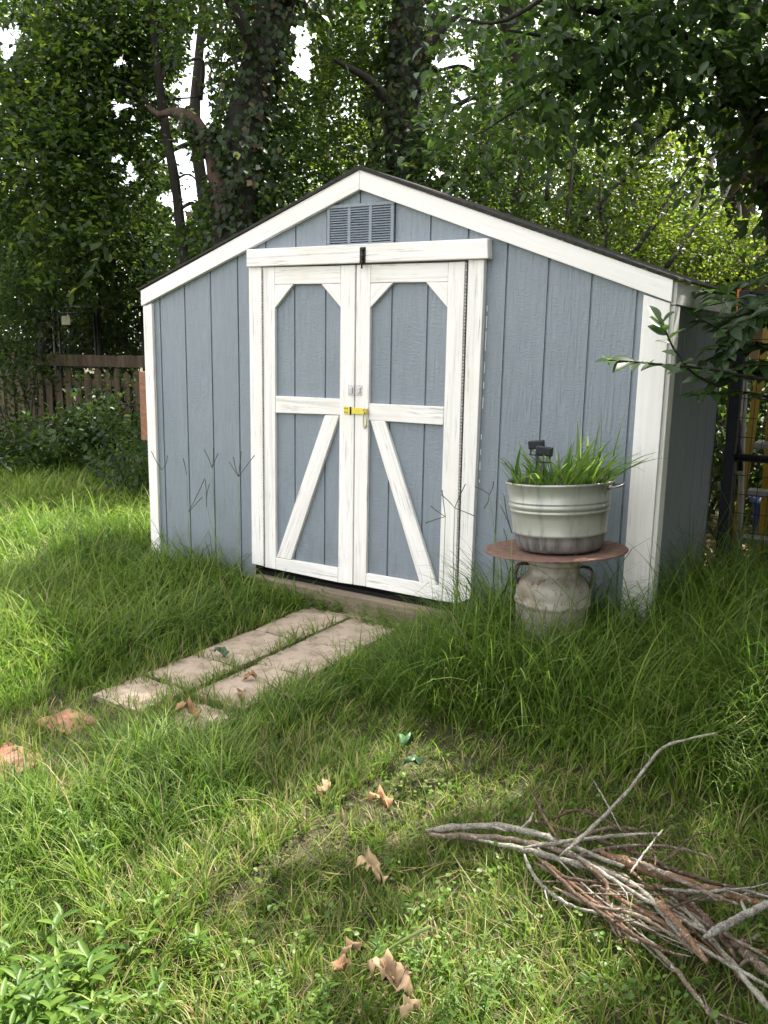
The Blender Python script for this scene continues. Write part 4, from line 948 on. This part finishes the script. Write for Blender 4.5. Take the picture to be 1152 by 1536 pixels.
# ------------------------------------------------------------------ FENCE AND FRAME ON THE LEFT
fence = thing('picket_fence', A(110, 690, 11)*[1, 1, 0], 'old brown wooden picket fence half hidden by bushes left of the shed', 'fence')
fa, fb = A(-160, 540, 11.2), A(225, 543, 10.7); fd = fb-fa; FL = np.linalg.norm(fd[:2]); fu = np.array([fd[0], fd[1], 0])/FL; fn = np.array([fu[1], -fu[0], 0])
def fbox(name, s0, s1, z0, z1, o0, o1, mat, parent, bevel=.003):
    bm = bmesh.new(); add_box(bm, (s0, o0, z0), (s1, o1, z1), bevel)
    for v in bm.verts:
        p = np.array([fa[0], fa[1], 0])+fu*v.co.x-fn*v.co.y*-1*-1; v.co = Vector((p[0], p[1], v.co.z))
    return bm_obj(name, bm, mat, parent)
s = 0.0; k = 0
while s < FL:
    wd = .085+random.uniform(-.008, .008); h = 1.02+random.uniform(-.05, .04)
    bm = bmesh.new(); add_prism(bm, [(s, .05), (s+wd, .05), (s+wd, h-.05), (s+wd/2, h), (s, h-.05)], 0, .018, .002)
    for v in bm.verts:
        p = np.array([fa[0], fa[1], 0])+fu*v.co.x-fn*v.co.y; v.co = Vector((p[0], p[1], v.co.z))
    bm_obj('picket', bm, MT['fence'], fence); s += wd+.045; k += 1
for z0 in (.30, .82): fbox('rail', 0, FL, z0, z0+.085, .020, .055, MT['fence'], fence)
fbox('top_board', FL*.55, FL, 1.06, 1.20, -.03, .06, MT['fence'], fence)
for s in (.2, 1.55, FL-.1): fbox('post', s, s+.09, 0, 1.22, .06, .15, MT['fence'], fence)
# black tube panel standing behind the fence
pn = thing('metal_panel', A(150, 640, 11.6)*[1, 1, 0], 'black metal tube gate frame standing above the picket fence', 'gate frame')
q0, q1, q2 = A(80, 461, 11.6), A(146, 461, 11.5), A(214, 461, 11.4)
def bar(name, a, b, r, mat, parent): return tube(name, [np.array(a), np.array(b)], r, mat, parent, n=8)
for q in (q0, q1, q2): bar('post', (q[0], q[1], 0), (q[0], q[1], q[2]), .028, MT['black_metal'], pn)
bar('top_bar', q0, q2, .022, MT['black_metal'], pn)
a_, b_ = A(88, 470, 11.55), A(141, 470, 11.5)
bar('inner_bar', a_, b_, .015, MT['black_metal'], pn); bar('inner_bar', a_, a_*[1, 1, 0]+[0, 0, .6], .015, MT['black_metal'], pn); bar('inner_bar', b_, b_*[1, 1, 0]+[0, 0, .6], .015, MT['black_metal'], pn)
wires = []
for k in range(26):
    t = (k+.5)/26; p_ = q0+(q2-q0)*t; wires.append(tube_arrays([(p_[0], p_[1], .2), (p_[0], p_[1], p_[2])], .0022, 4))
for k in range(16): z_ = .25+k*.085; wires.append(tube_arrays([(q0[0], q0[1], z_), (q2[0], q2[1], z_)], .0022, 4))
np_obj('wire_mesh', *join(wires), MT['black_metal'], pn)
ta = A(92, 474, 11.45); tb = A(106, 487, 11.45)
bm = bmesh.new(); ux = (q1-q0); ux /= np.linalg.norm(ux)
c0 = (ta+tb)/2; hw, hh = .06, .057
vv = [c0+ux*sx*hw+np.array([0, 0, sz_*hh])+fn*o for o in (0, .008) for sx, sz_ in ((-1, -1), (1, -1), (1, 1), (-1, 1))]
vs = [bm.verts.new(tuple(v)) for v in vv]
for f in ((0, 1, 2, 3), (7, 6, 5, 4), (0, 4, 5, 1), (1, 5, 6, 2), (2, 6, 7, 3), (3, 7, 4, 0)): bm.faces.new([vs[i] for i in f])
bm_obj('tag_plate', bm, MT['tag'], pn)

# shrubs and climbers on the fence
def shrub(name, label, blobs, mat, size, per=12, cat='shrub', tmpl=LO, ratio=.6):
    c = np.array(blobs[0][0]); t = thing(name, (c[0], c[1], 0), label, cat, None if 'gate' in label else 'shrubs and climbers along the picket fence')
    st = []
    for k in range(6):
        e = np.array(blobs[k % len(blobs)][0])+rng.normal(0, .15, 3); b0 = np.array([c[0]+rng.normal(0, .1), c[1]+rng.normal(0, .1), 0])
        st.append(tube_arrays(smooth_path([b0, (b0+e)/2+rng.normal(0, .06, 3), e], 8), np.linspace(.012, .004, 9), 5))
    np_obj('stems', *join(st), MT['bark'], t)
    crown('leaves', blobs, mat, t, per=per, size=size, tw=(.15, .4), gap=True, tmpl=tmpl, ratio=ratio, jit=.04); return t
shrub('shrub', 'leafy green shrub climbing the pickets beside the shed corner', [(A(135, 620, 9.6), (.32, .3, .28), 40), (A(120, 655, 9.2), (.5, .4, .22), 60), (A(190, 660, 9.0), (.35, .4, .22), 40)], MT['leaf_shrub'], (.05, .10), tmpl=HI)
shrub('shrub', 'low dark shrub at the left edge in front of the fence', [(A(20, 680, 9.0), (.55, .5, .22), 100), (A(60, 670, 9.2), (.4, .4, .25), 60), (A(-40, 670, 9.2), (.6, .5, .3), 80)], MT['leaf_dark'], (.05, .09))
shrub('climber', 'dark climbing plant hanging over the top of the picket fence', [(A(40, 540, 10.4), (.5, .25, .3), 60), (A(170, 600, 10.2), (.4, .2, .3), 20), (A(-10, 600, 10.2), (.4, .3, .4), 40), (A(10, 470, 10.3), (.5, .4, .35), 80)], MT['leaf_dark'], (.05, .08), cat='climber')
shrub('shrub', 'tangled dark shrub at the foot of the shed left corner', [(A(205, 690, 7.4), (.25, .25, .25), 50), (A(195, 700, 8.0), (.35, .3, .25), 60)], MT['leaf_dark'], (.04, .07))
shrub('shrub', 'dark shrub added to darken the gap behind the wire gate', [((2.75, 3.4, .8), (.5, .5, .7), 170), ((3.05, 4.2, .9), (.6, .5, .8), 150)], MT['leaf_dark'], (.06, .10))  # foliage added so the bright gap here reads dark
# tall bushes between the fence and the shed, beyond
shrub('bush', 'reddish tipped bush behind the metal frame beside the shed corner', [(A(190, 480, 12.2), (.7, .6, .55), 150), (A(130, 500, 12.4), (.8, .6, .5), 150), (A(40, 560, 12.6), (1.0, .6, .7), 190)], MT['leaf_dark'], (.05, .09), cat='bush')

# ------------------------------------------------------------------ RIGHT SIDE: gate, ladder, tools, neighbour's building
gate = thing('wire_gate', (3.6, 1.35, 0), 'black framed wire mesh gate right of the shed', 'gate')
gx0, gx1, gyy, gh = 3.10, 4.55, 1.35, 1.74
for xg in (gx0, gx1): boxo('post', (xg-.028, gyy-.028, 0), (xg+.028, gyy+.028, gh), MT['bluemetal'], gate, None, .004)
zb = U(1110, 686, 1, gyy)[2]
for zz, r in ((.10, .020), (zb, .022), (gh-.02, .022)): bar('frame_bar', (gx0+.03, gyy, zz), (gx1-.03, gyy, zz), r, MT['black_metal'], gate)
wires = []
for k in range(25): xx = gx0+.05+k*.056; wires.append(tube_arrays([(xx, gyy-.026, .10), (xx, gyy-.026, gh)], .0022, 5))
zz = .12
while zz < gh: wires.append(tube_arrays([(gx0, gyy-.029, zz), (gx1, gyy-.029, zz)], .0022, 5)); zz += .105
np_obj('wire_mesh', *join(wires), MT['black_metal'], gate)
# step ladder
def at_y(px, py, y): return U(px, py, 1, y)
lad = thing('step_ladder', (3.5, 1.95, 0), 'yellow step ladder leaning behind the wire gate', 'ladder')
l0 = at_y(1092, 880, 1.85); l1 = at_y(1134, 600, 1.95)
dirv = (l1-l0)/(l1[2]-l0[2]); top = l0+dirv*(1.75-l0[2]); bot = l0+dirv*(.0-l0[2])
def rail(b, t_, nm):
    bm = bmesh.new(); vs = []
    for p in (b, t_):
        for dx, dy in ((-.024, -.012), (.024, -.012), (.024, .012), (-.024, .012)): vs.append(bm.verts.new((p[0]+dx, p[1]+dy, p[2])))
    for f in ((3, 2, 1, 0), (4, 5, 6, 7), (0, 1, 5, 4), (1, 2, 6, 5), (2, 3, 7, 6), (3, 0, 4, 7)): bm.faces.new([vs[i] for i in f])
    bmesh.ops.bevel(bm, geom=bm.edges[:], offset=.003, segments=1, affect='EDGES'); return bm_obj(nm, bm, MT['ladder'], lad)
off = np.array([.42, .10, 0])
rail(bot, top, 'rail'); rail(bot+off+[.06, 0, 0], top+off-[.06, 0, 0], 'rail')
back = np.array([.10, .55, 0]); rail(bot+back, top+[.03, .08, 0], 'rear_rail'); rail(bot+off+back, top+off+[0, .08, 0], 'rear_rail')
for k in range(5):
    zz = .28+k*.29; p = bot+(top-bot)*(zz/1.75); bm = bmesh.new(); add_box(bm, (p[0]+.03, p[1]-.03, zz-.018), (p[0]+.42, p[1]+.09, zz+.018), .004)
    bm_obj('step', bm, MT['step'], lad)
# lopper
lp_ = thing('lopper', at_y(1108, 700, 1.55)*[1, 1, 0], 'long tool with orange shaft and black grip hanging behind the gate', 'garden tool')
pa, pb, pc = at_y(1104, 560, 1.55), at_y(1106, 630, 1.55), at_y(1110, 706, 1.55)
tube('shaft', [pa+[-.03, .02, .5], pa, pb], [.010, .014, .017], MT['orange'], lp_, n=10); tube('grip', [pb, (pb+pc)/2, pc], [.019, .021, .018], MT['plastic'], lp_, n=10)
pw = thing('white_pole', at_y(1120, 800, 1.7)*[1, 1, 0], 'slim pale pole leaning upright behind the gate', 'pole')
tube('shaft', [at_y(1108, 860, 1.72), at_y(1114, 660, 1.7), at_y(1122, 480, 1.68)], .016, MT['whitepole'], pw, n=10)
tube('cap', [at_y(1122, 480, 1.68), at_y(1122.4, 470, 1.68)], [.019, .017], MT['plastic'], pw, n=10)
pv = thing('pale_board', at_y(1085, 800, 1.6)*[1, 1, 0], 'narrow pale weathered board standing behind the gate post', 'board')
b0, b1 = at_y(1084, 872, 1.62), at_y(1094, 560, 1.62)
bm = bmesh.new(); add_prism(bm, [(b0[0]-.02, .0), (b0[0]+.045, .0), (b1[0]+.045, 1.6), (b1[0]-.02, 1.6)], 1.62, 1.64, .002); bm_obj('plank', bm, MT['fence'], pv)
bx = thing('blue_bin', at_y(1145, 870, 2.5)*[1, 1, 0], 'dark blue plastic bin behind the ladder', 'bin')
c = at_y(1150, 870, 2.6); lathe('body', [(0, 0), (.15, 0), (.19, .40), (.20, .41), (.205, .43), (.19, .43), (.14, .03)], (c[0]+.05, c[1], 0), MT['blue'], bx, n=24)
lathe('rim', [(.196, .405), (.212, .41), (.212, .435), (.196, .437)], (c[0]+.05, c[1], 0), MT['blue'], bx, n=24)
# neighbour's building
nb = thing('outbuilding', (3.6, 7.2, 0), 'tan walled outbuilding with a low metal roof beyond the gate', 'building')
ra, rb_, rc = A(1075, 405, 10.0), A(1190, 372, 10.0), A(1190, 470, 10)
x0 = ra[0]; y0 = ra[1]
bm = bmesh.new(); add_box(bm, (x0+.15, y0, 0), (x0+4.5, y0+2.5, ra[2]-.12)); bm_obj('wall', bm, MT['tan'], nb)
bm = bmesh.new(); add_prism(bm, [(x0-.15, ra[2]-.10), (x0+2.4, ra[2]+.75), (x0+4.8, ra[2]-.10), (x0+4.8, ra[2]-.02), (x0+2.4, ra[2]+.83), (x0-.15, ra[2]-.02)], y0-.3, y0+2.8); bm_obj('roof', bm, MT['roofmetal'], nb)
bm = bmesh.new(); add_prism(bm, [(x0+.15, ra[2]-.118), (x0+4.5, ra[2]-.118), (x0+2.35, ra[2]+.70)], y0+.02, y0+2.4); bm_obj('gable', bm, MT['tan'], nb)
bm = bmesh.new(); add_box(bm, (x0-.12, y0-.32, ra[2]-.55), (x0+3.5, y0-.02, ra[2]-.40)); bm_obj('awning', bm, MT['bluemetal'], nb)
# leaf litter behind the gate
n = 5000; xl = rng.uniform(2.6, 5.2, n); yl = rng.uniform(1.25, 6.0, n); k = ~((xl < W+.02) & (yl < D+.02)); xl, yl = xl[k], yl[k]; n = len(xl)
V = leaf_mesh(np.stack([xl, yl, rng.uniform(.0, .03, n)], 1), rng.normal(0, 1, (n, 3))*[1, 1, .2], rng.normal(0, .35, (n, 3))+[0, 0, 1], rng.uniform(.05, .11, n), .55)
tag(np_obj('leaf_litter', V[0], V[1], V[2], MT['deadleaf'], rnd=V[3]), None, None, None, 'stuff')

# ------------------------------------------------------------------ BRUSH PILE
def sk(x, y): return (600+x/2.087, 1060+y/2.087)
def zat(px, py): return U(px, py, 2, 0)
ST = [  # path in the photo, radius, height start..end, material, label
 ([(80, 388), (200, 376), (380, 386), (520, 432), (700, 500)], .0125, (.02, .10), 'st_lichen', 'thick pale lichen covered branch along the upper left tip of the brush pile'),
 ([(92, 400), (250, 410), (420, 428), (560, 475), (720, 540)], .0125, (.015, .07), 'st_grey', 'grey brown branch lying just under the pale branch at the left tip of the pile'),
 ([(245, 418), (420, 455), (600, 505), (720, 550), (800, 620), (880, 720), (960, 800)], .0095, (.05, .10), 'st_lichen', 'long lichen spotted branch curving down through the middle of the pile'),
 ([(380, 345), (560, 400), (700, 445), (900, 525), (1180, 600)], .0085, (.03, .09), 'st_brown', 'long brown branch along the upper edge of the brush pile'),
 ([(610, 452), (800, 518), (1000, 580), (1200, 640)], .0145, (.08, .11), 'st_orange', 'thickest smooth orange brown branch in the brush pile'),
 ([(500, 468), (600, 380), (700, 280), (770, 190), (815, 135), (870, 110), (995, 82)], .0062, (.10, .38), 'st_lichen', 'long pale branch sticking out above the brush pile toward the shed'),
 ([(385, 455), (420, 530), (480, 590), (560, 632), (660, 655)], .006, (.05, .06), 'st_white', 'thin white twig arching out of the lower left of the pile'),
 ([(420, 490), (540, 550), (620, 610), (680, 690), (750, 742)], .0115, (.03, .04), 'st_grey', 'tan stick curving along the lower left side of the pile'),
 ([(480, 565), (600, 620), (740, 652), (850, 715), (965, 790)], .006, (.09, .11), 'st_grey', 'thin grey stick lying across the front of the pile'),
 ([(760, 720), (850, 810), (930, 910), (1000, 1000)], .0075, (.06, .02), 'st_grey', 'grey stick running down to the bottom edge of the photo'),
 ([(820, 570), (960, 580), (1060, 572), (1200, 610)], .0055, (.13, .14), 'st_white', 'thin pale stick lying over the thick orange branch'),
 ([(950, 722), (1040, 672), (1150, 615), (1220, 560)], .0115, (.12, .14), 'st_white', 'white lichen crusted branch crossing the right end of the pile'),
 ([(1030, 720), (1090, 780), (1160, 840), (1220, 880)], .014, (.06, .04), 'st_grey', 'thick grey stick at the lower right end of the pile'),
 ([(800, 600), (870, 680), (960, 800)], .011, (.13, .12), 'st_orange', 'short tan broken stick on top of the middle of the pile'),
 ([(790, 555), (900, 610), (980, 690), (1060, 800)], .010, (.10, .07), 'st_brown', 'dark brown stick with a fresh orange cut end in the pile'),
 ([(720, 522), (770, 450), (822, 385)], .0035, (.12, .16), 'st_white', 'thin pale twig poking up from the middle of the pile'),
 ([(590, 205), (640, 290), (692, 388)], .003, (.04, .10), 'st_white', 'thin bent twig standing above the pile in the grass'),
 ([(415, 270), (460, 360), (515, 442)], .005, (.08, .11), 'st_brown', 'short brown twig crossing the upper left of the pile'),
 ([(840, 470), (930, 400), (1000, 405)], .0028, (.10, .12), 'st_brown', 'thin dark curved twig poking out behind the pile'),
 ([(470, 355), (545, 325), (620, 345), (780, 440), (800, 500)], .0055, (.06, .11), 'st_brown', 'dark brown stick looped along the top of the pile'),
 ([(560, 480), (640, 545), (650, 620), (690, 720)], .007, (.12, .05), 'st_brown', 'dark brown stick bending down through the left middle of the pile')]
stick_pts = []
def mkstick(path, r, hz, mat, label):
    k = len(path); P = []; r = r*.82
    for i, (a, b) in enumerate(path):
        zz = hz[0]+(hz[1]-hz[0])*i/(k-1); px, py = sk(a, b); P.append(U(px, py, 2, zz*(1 if hz[1] > .3 else .75)+r))
    P = smooth_path(P, 30); P[1:-1] += rng.normal(0, r*.16, P[1:-1].shape)
    R = r*(1+.30*(rng.random(len(P)) < .16))*np.interp(np.linspace(0, 1, len(P)), [0, .1, .6, 1], [.35, 1, .9, .5])*(1+.05*np.sin(np.arange(len(P))*1.7+rng.random()*6))
    c = P[len(P)//2]; t = tube('stick', P, R, MT[mat], None, (c[0], c[1], 0), n=8, wob=.08)
    return tag(t, label, 'stick', 'sticks in the brush pile'), P
upP = None
for row_ in ST:
    o, P = mkstick(*row_)
    if row_[0][0] == (500, 468): upP = P
    if row_[3] in ('st_lichen', 'st_grey', 'st_white') and row_[1] > .005:
        for k in range(2):
            i = random.randrange(4, len(P)-3); d = nrm(P[i+1]-P[i]); dv = nrm(d+rng.normal(0, .7, 3)); dv[2] = abs(dv[2])*.6; ln_ = random.uniform(.04, .10)
            tube('twig', [P[i], P[i]+dv*ln_*.6, P[i]+dv*ln_+rng.normal(0, .008, 3)], [row_[1]*.45, row_[1]*.35, row_[1]*.2], MT[row_[3]], o, n=5)
for k in range(36):
    x0 = random.uniform(380, 900); f = (x0-80)/1000; yc = 385+f*300; y0 = yc+random.gauss(0, 55)
    L_ = random.uniform(240, 520); sl_ = .50+random.gauss(0, .32); cv = random.gauss(0, 25)
    path = [(x0, y0), (x0+L_*.35, y0+L_*.35*sl_+cv), (x0+L_*.7, y0+L_*.7*sl_+cv), (x0+L_, y0+L_*sl_)]
    h0 = random.uniform(.005, .12)
    o, P = mkstick(path, random.choice([.0025, .003, .004, .005, .0065, .008]), (h0, max(.005, h0+random.uniform(-.05, .04))), random.choice(['st_brown', 'st_brown', 'st_grey', 'st_lichen', 'st_grey', 'st_lichen', 'st_grey', 'st_grey', 'st_lichen', 'st_orange']), 'thin twig buried in the tangle of the brush pile')
    if k % 2 == 0:
        i = random.randrange(6, len(P)-3); d = nrm(P[i+1]-P[i]); dv = nrm(d+rng.normal(0, .6, 3)); dv[2] = abs(dv[2])*.5; ln_ = random.uniform(.05, .14)
        tube('twig', [P[i], P[i]+dv*ln_*.5+rng.normal(0, .006, 3), P[i]+dv*ln_+rng.normal(0, .012, 3)], [.0025, .002, .001], o.data.materials[0], o, n=5)

# ------------------------------------------------------------------ FALLEN LEAVES
OAK = [(0, .02), (.08, .10), (.16, .24), (.24, .19), (.34, .22), (.42, .36), (.52, .25), (.60, .24), (.68, .34), (.77, .22), (.88, .18), (1.0, .02)]
def fallen(px, py, z, size, az_, mat, label, curl=.25, shape=OAK, cat='leaf', group='dead leaves on the lawn', wr=1.0):
    c = U(px, py, 2, z); half = []
    n_ = len(shape); V = []; lo = []; sz = []
    def P(u, v):
        zz = curl*abs(v)*1.2*(.6+.4*math.sin(u*5))+.12*math.sin(u*6+px)+.17*math.sin(v*13+u*9+px)+.05*math.sin(u*21+v*17); return (u-.5, v*wr, zz)
    for u, v in shape: V += [P(u, v), P(u+.01, v*.5), P(u, 0), P(u+.01, -v*.5), P(u-.02, -v*random.uniform(.8, 1.1))]
    for i in range(n_-1):
        for j in range(4): lo += [5*i+j, 5*i+j+1, 5*i+5+j+1, 5*i+5+j]; sz.append(4)
    V = np.array(V)*size; ca, sa = math.cos(az_), math.sin(az_); V = V @ np.array([[ca, sa, 0], [-sa, ca, 0], [0, 0, 1]])
    tx_ = random.uniform(-.15, .25); Rm = np.array([[1, 0, 0], [0, math.cos(tx_), math.sin(tx_)], [0, -math.sin(tx_), math.cos(tx_)]]); V = V @ Rm
    V[:, 2] -= V[:, 2].min()*.8; V += c
    stem = tube_arrays([V[2], V[2]+(V[2]-V[12])*.9+[0, 0, .004]], [.0014, .001], 5)
    Vj, lj, sj = join([(V, lo, sz), stem])
    o = np_obj('fallen_leaf', Vj, lj, sj, MT[mat], None, (c[0], c[1], 0), smooth=True)
    md = o.modifiers.new('solid', 'SOLIDIFY'); md.thickness = .0008
    return tag(o, label, cat, group)
fallen(585, 1470, .04, .10, .4, 'deadleaf', 'large curled tan dead leaf, upper one of the pair at the bottom of the lawn', .5)
fallen(597, 1484, .035, .095, 2.6, 'deadleaf', 'large folded tan dead leaf lying under another at the bottom of the lawn', .6)
fallen(615, 1519, .04, .055, 1.2, 'deadleaf3', 'small pale dead leaf just below the large curled ones', .3)
fallen(510, 1456, .045, .065, 2.0, 'deadleaf2', 'orange brown dead leaf left of the large curled leaves', .4)
fallen(527, 1433, .05, .055, 1.1, 'deadleaf', 'narrow upright brown dead leaf behind the orange brown one', .7, wr=.6)
fallen(552, 1305, .045, .075, .2, 'deadleaf3', 'pale tan dead leaf with a curled tip in the middle of the lawn', .5)
fallen(566, 1320, .04, .075, .1, 'deadleaf3', 'narrow tan dead leaf just below the pale one in mid lawn', .5, wr=.5)
fallen(572, 1207, .04, .085, .5, 'deadleaf2', 'orange dead leaf in short grass above the middle of the lawn', .5)
fallen(487, 1188, .04, .06, 1.5, 'deadleaf', 'small brown dead leaf left of the orange leaf in short grass', .3)
fallen(430, 1053, .05, .085, -.6, 'deadleaf3', 'tan dead leaf caught in grass right of the pavers', .5)
fallen(375, 1018, .035, .06, .9, 'deadleaf2', 'red brown dead leaf lying on the right row of pavers', .4)
fallen(362, 1046, .033, .06, 2.2, 'deadleaf', 'brown dead leaf at the near end of the right row of pavers', .3)
fallen(282, 1074, .036, .12, .2, 'deadleaf2', 'long brown dead leaf on the nearest tan paver', .2, wr=.5)
ELL = [(0, .02), (.15, .16), (.35, .24), (.55, .25), (.75, .18), (.9, .09), (1, 0)]
fallen(333, 983, .034, .085, .15, 'greenleaf', 'fresh green leaf lying on the left row of pavers', .15, ELL, group='green leaves on the ground')
fallen(610, 1119, .08, .10, 1.9, 'greenleaf', 'dark green broad leaf standing up in the mown grass', .9, ELL, group='green leaves on the ground')
fallen(622, 1147, .05, .07, .6, 'greenleaf', 'dark green broad leaf lying flat beside the upright one in mid lawn', .3, ELL, group='green leaves on the ground')
# thick pale grass stem lying on the lawn
p0, p1_ = U(560, 1440, 2, .04), U(645, 1390, 2, .17)
stem = tube('grass_stem', smooth_path([p0, (p0+p1_)/2+[0, 0, .006], p1_], 8), [.002, .0025, .003, .0033, .0036, .004, .0045, .0045, .0045], MT['stem'], None, (p0[0], p0[1], 0), n=8)
tag(stem, 'thick pale green cut grass stem slanting over the lawn', 'stem')

# ------------------------------------------------------------------ WEEDS AND SEED HEADS
MT['seedstalk'] = MT['stem']
def weed_patch(n, f, size):
    Ps = []; Ds = []; Ns = []; Sz = []
    for _ in range(n):
        x_, y_ = f(); h = random.uniform(.05, .14); lean = rng.normal(0, .25, 2); nl = random.randint(8, 14); a0 = random.random()*6.28
        for i in range(nl):
            t = (i+1)/nl; a = a0+i*2.4; z_ = h*t
            Ps.append((x_+lean[0]*z_, y_+lean[1]*z_, z_)); Ds.append((math.cos(a), math.sin(a), .55*t+.05)); Ns.append((-.3*math.cos(a), -.3*math.sin(a), 1)); Sz.append(random.uniform(*size)*(1.1-.45*t))
    return leaf_mesh(np.array(Ps), np.array(Ds)+rng.normal(0, .15, (len(Ds), 3)), np.array(Ns)+rng.normal(0, .2, (len(Ns), 3)), np.array(Sz), .27, HI)
def fr(px0, px1, py0, py1):
    def f():
        p = U(random.uniform(px0, px1), random.uniform(py0, py1), 2, .03); return p[0], p[1]
    return f
def clover(n):
    c = np.array([fr(300, 1150, 1090, 1560)() for _ in range(n)]); m = 7; P = np.repeat(c, m, 0)+rng.normal(0, .022, (n*m, 2)); N_ = len(P)
    return leaf_mesh(np.column_stack([P, rng.uniform(.015, .05, N_)]), rng.normal(0, 1, (N_, 3))*[1, 1, .3], rng.normal(0, .3, (N_, 3))+[0, 0, 1], rng.uniform(.010, .020, N_), .8, HI)
V = jm([clover(120), weed_patch(42, fr(-120, 180, 1400, 1600), (.05, .085)), weed_patch(20, fr(-60, 300, 1330, 1560), (.04, .07)), weed_patch(16, fr(330, 500, 1480, 1600), (.02, .04)), weed_patch(30, fr(640, 900, 1440, 1580), (.018, .035)), weed_patch(8, fr(560, 640, 1400, 1450), (.02, .04)), weed_patch(8, fr(80, 160, 1230, 1300), (.04, .07)), weed_patch(12, fr(100, 140, 940, 970), (.05, .09))])
tag(np_obj('weeds', V[0], V[1], V[2], MT['weed'], rnd=V[3], smooth=True), None, None, None, 'stuff')
V = jm([weed_patch(230, lambda: (.85+1.0*random.random()**1.5, random.uniform(-.20, -.092)), (.016, .036)), weed_patch(40, lambda: (random.uniform(1.56, 1.62), random.uniform(-1.3, -.5)), (.012, .022))])
tag(np_obj('creeping_weed', V[0], V[1], V[2], MT['weed'], rnd=V[3], smooth=True), None, None, None, 'stuff')
def seedstalk(base, tip, y, heads, label):
    b = U(*base, 1, y); b[2] = .02; t = U(*tip, 1, y)
    th_ = thing('seed_stalk', (b[0], b[1], 0), label, 'grass stalk', 'tall grass seed stalks by the shed')
    mid = (b+t)/2+rng.normal(0, .015, 3); tube('stalk', smooth_path([b, mid, t], 12), np.linspace(.0026, .0014, 13), MT['stem'], th_, n=5)
    for (dx, dy, dr) in heads:
        e = U(tip[0]+dx, tip[1]+dy, 1, y+dr); tube('seed_head', smooth_path([t, (t+e)/2+rng.normal(0, .004, 3), e], 6), np.linspace(.0016, .0024, 7), MT['seed'], th_, n=5)
SS = [((318, 800), (318, 702), -.10, [(-12, -28, 0), (9, -22, 0), (2, -30, .02)], 'tall forked seed stalk in front of the left wall, halfway to the door'),
      ((330, 800), (310, 760), -.14, [(-2, -40, 0), (4, -34, .01)], 'shorter seed stalk left of the tall forked one by the left wall'),
      ((355, 805), (358, 715), -.12, [(-8, -30, 0), (24, -32, 0), (-14, -22, .02), (4, -38, 0)], 'many branched seed stalk right beside the left door jamb'),
      ((250, 800), (243, 705), -.10, [(8, -22, 0), (-16, -28, 0)], 'seed stalk against the left corner board'),
      ((300, 810), (283, 768), -.15, [(20, -22, 0), (24, -50, .01)], 'leaning seed stalk low in front of the left wall'),
      ((282, 800), (280, 712), -.11, [(-5, -24, 0)], 'thin single seed stalk between the left corner and the forked stalk'),
      ((660, 900), (668, 775), -.16, [(-30, 10, 0), (-22, -16, 0), (-5, -40, .02)], 'seed stalk with spread heads in front of the right door'),
      ((690, 900), (682, 762), -.14, [(30, 12, 0), (-20, -20, 0), (16, -36, 0)], 'arching seed stalk in front of the right door jamb'),
      ((742, 900), (734, 742), -.15, [(-22, -12, 0), (6, -20, 0), (-8, 20, .01)], 'seed stalk between the right jamb and the tub'),
      ((765, 900), (768, 800), -.70, [(-12, -60, 0), (-20, -48, .01)], 'seed stalk crossing in front of the rusty disc')]
for s_ in SS: seedstalk(*s_)
# orange flowers by the left jamb
for px, py, lb in ((382, 857, 'small orange flower highest in the grass by the left door jamb'), (386, 870, 'small orange flower just below another by the left jamb'), (348, 884, 'small orange flower further left in the grass')):
    p = U(px, py, 1, -.22); t = thing('flower', (p[0], p[1], 0), lb, 'flower', 'small orange flowers'); tube('stem', [(p[0], p[1], 0), p], .001, MT['stem'], t, n=4)
    pet = [(.011*(1 if i % 2 else .55)*math.cos(i*math.pi/5), .011*(1 if i % 2 else .55)*math.sin(i*math.pi/5), .003*(i % 2)) for i in range(10)]
    bm = bmesh.new(); ce = bm.verts.new(tuple(p)); vs = [bm.verts.new((p[0]+a, p[1]-b*.6, p[2]+c+b*.5)) for a, b, c in pet]
    for i in range(10): bm.faces.new((ce, vs[i], vs[(i+1) % 10]))
    bm_obj('petals', bm, MT['flower'], t)
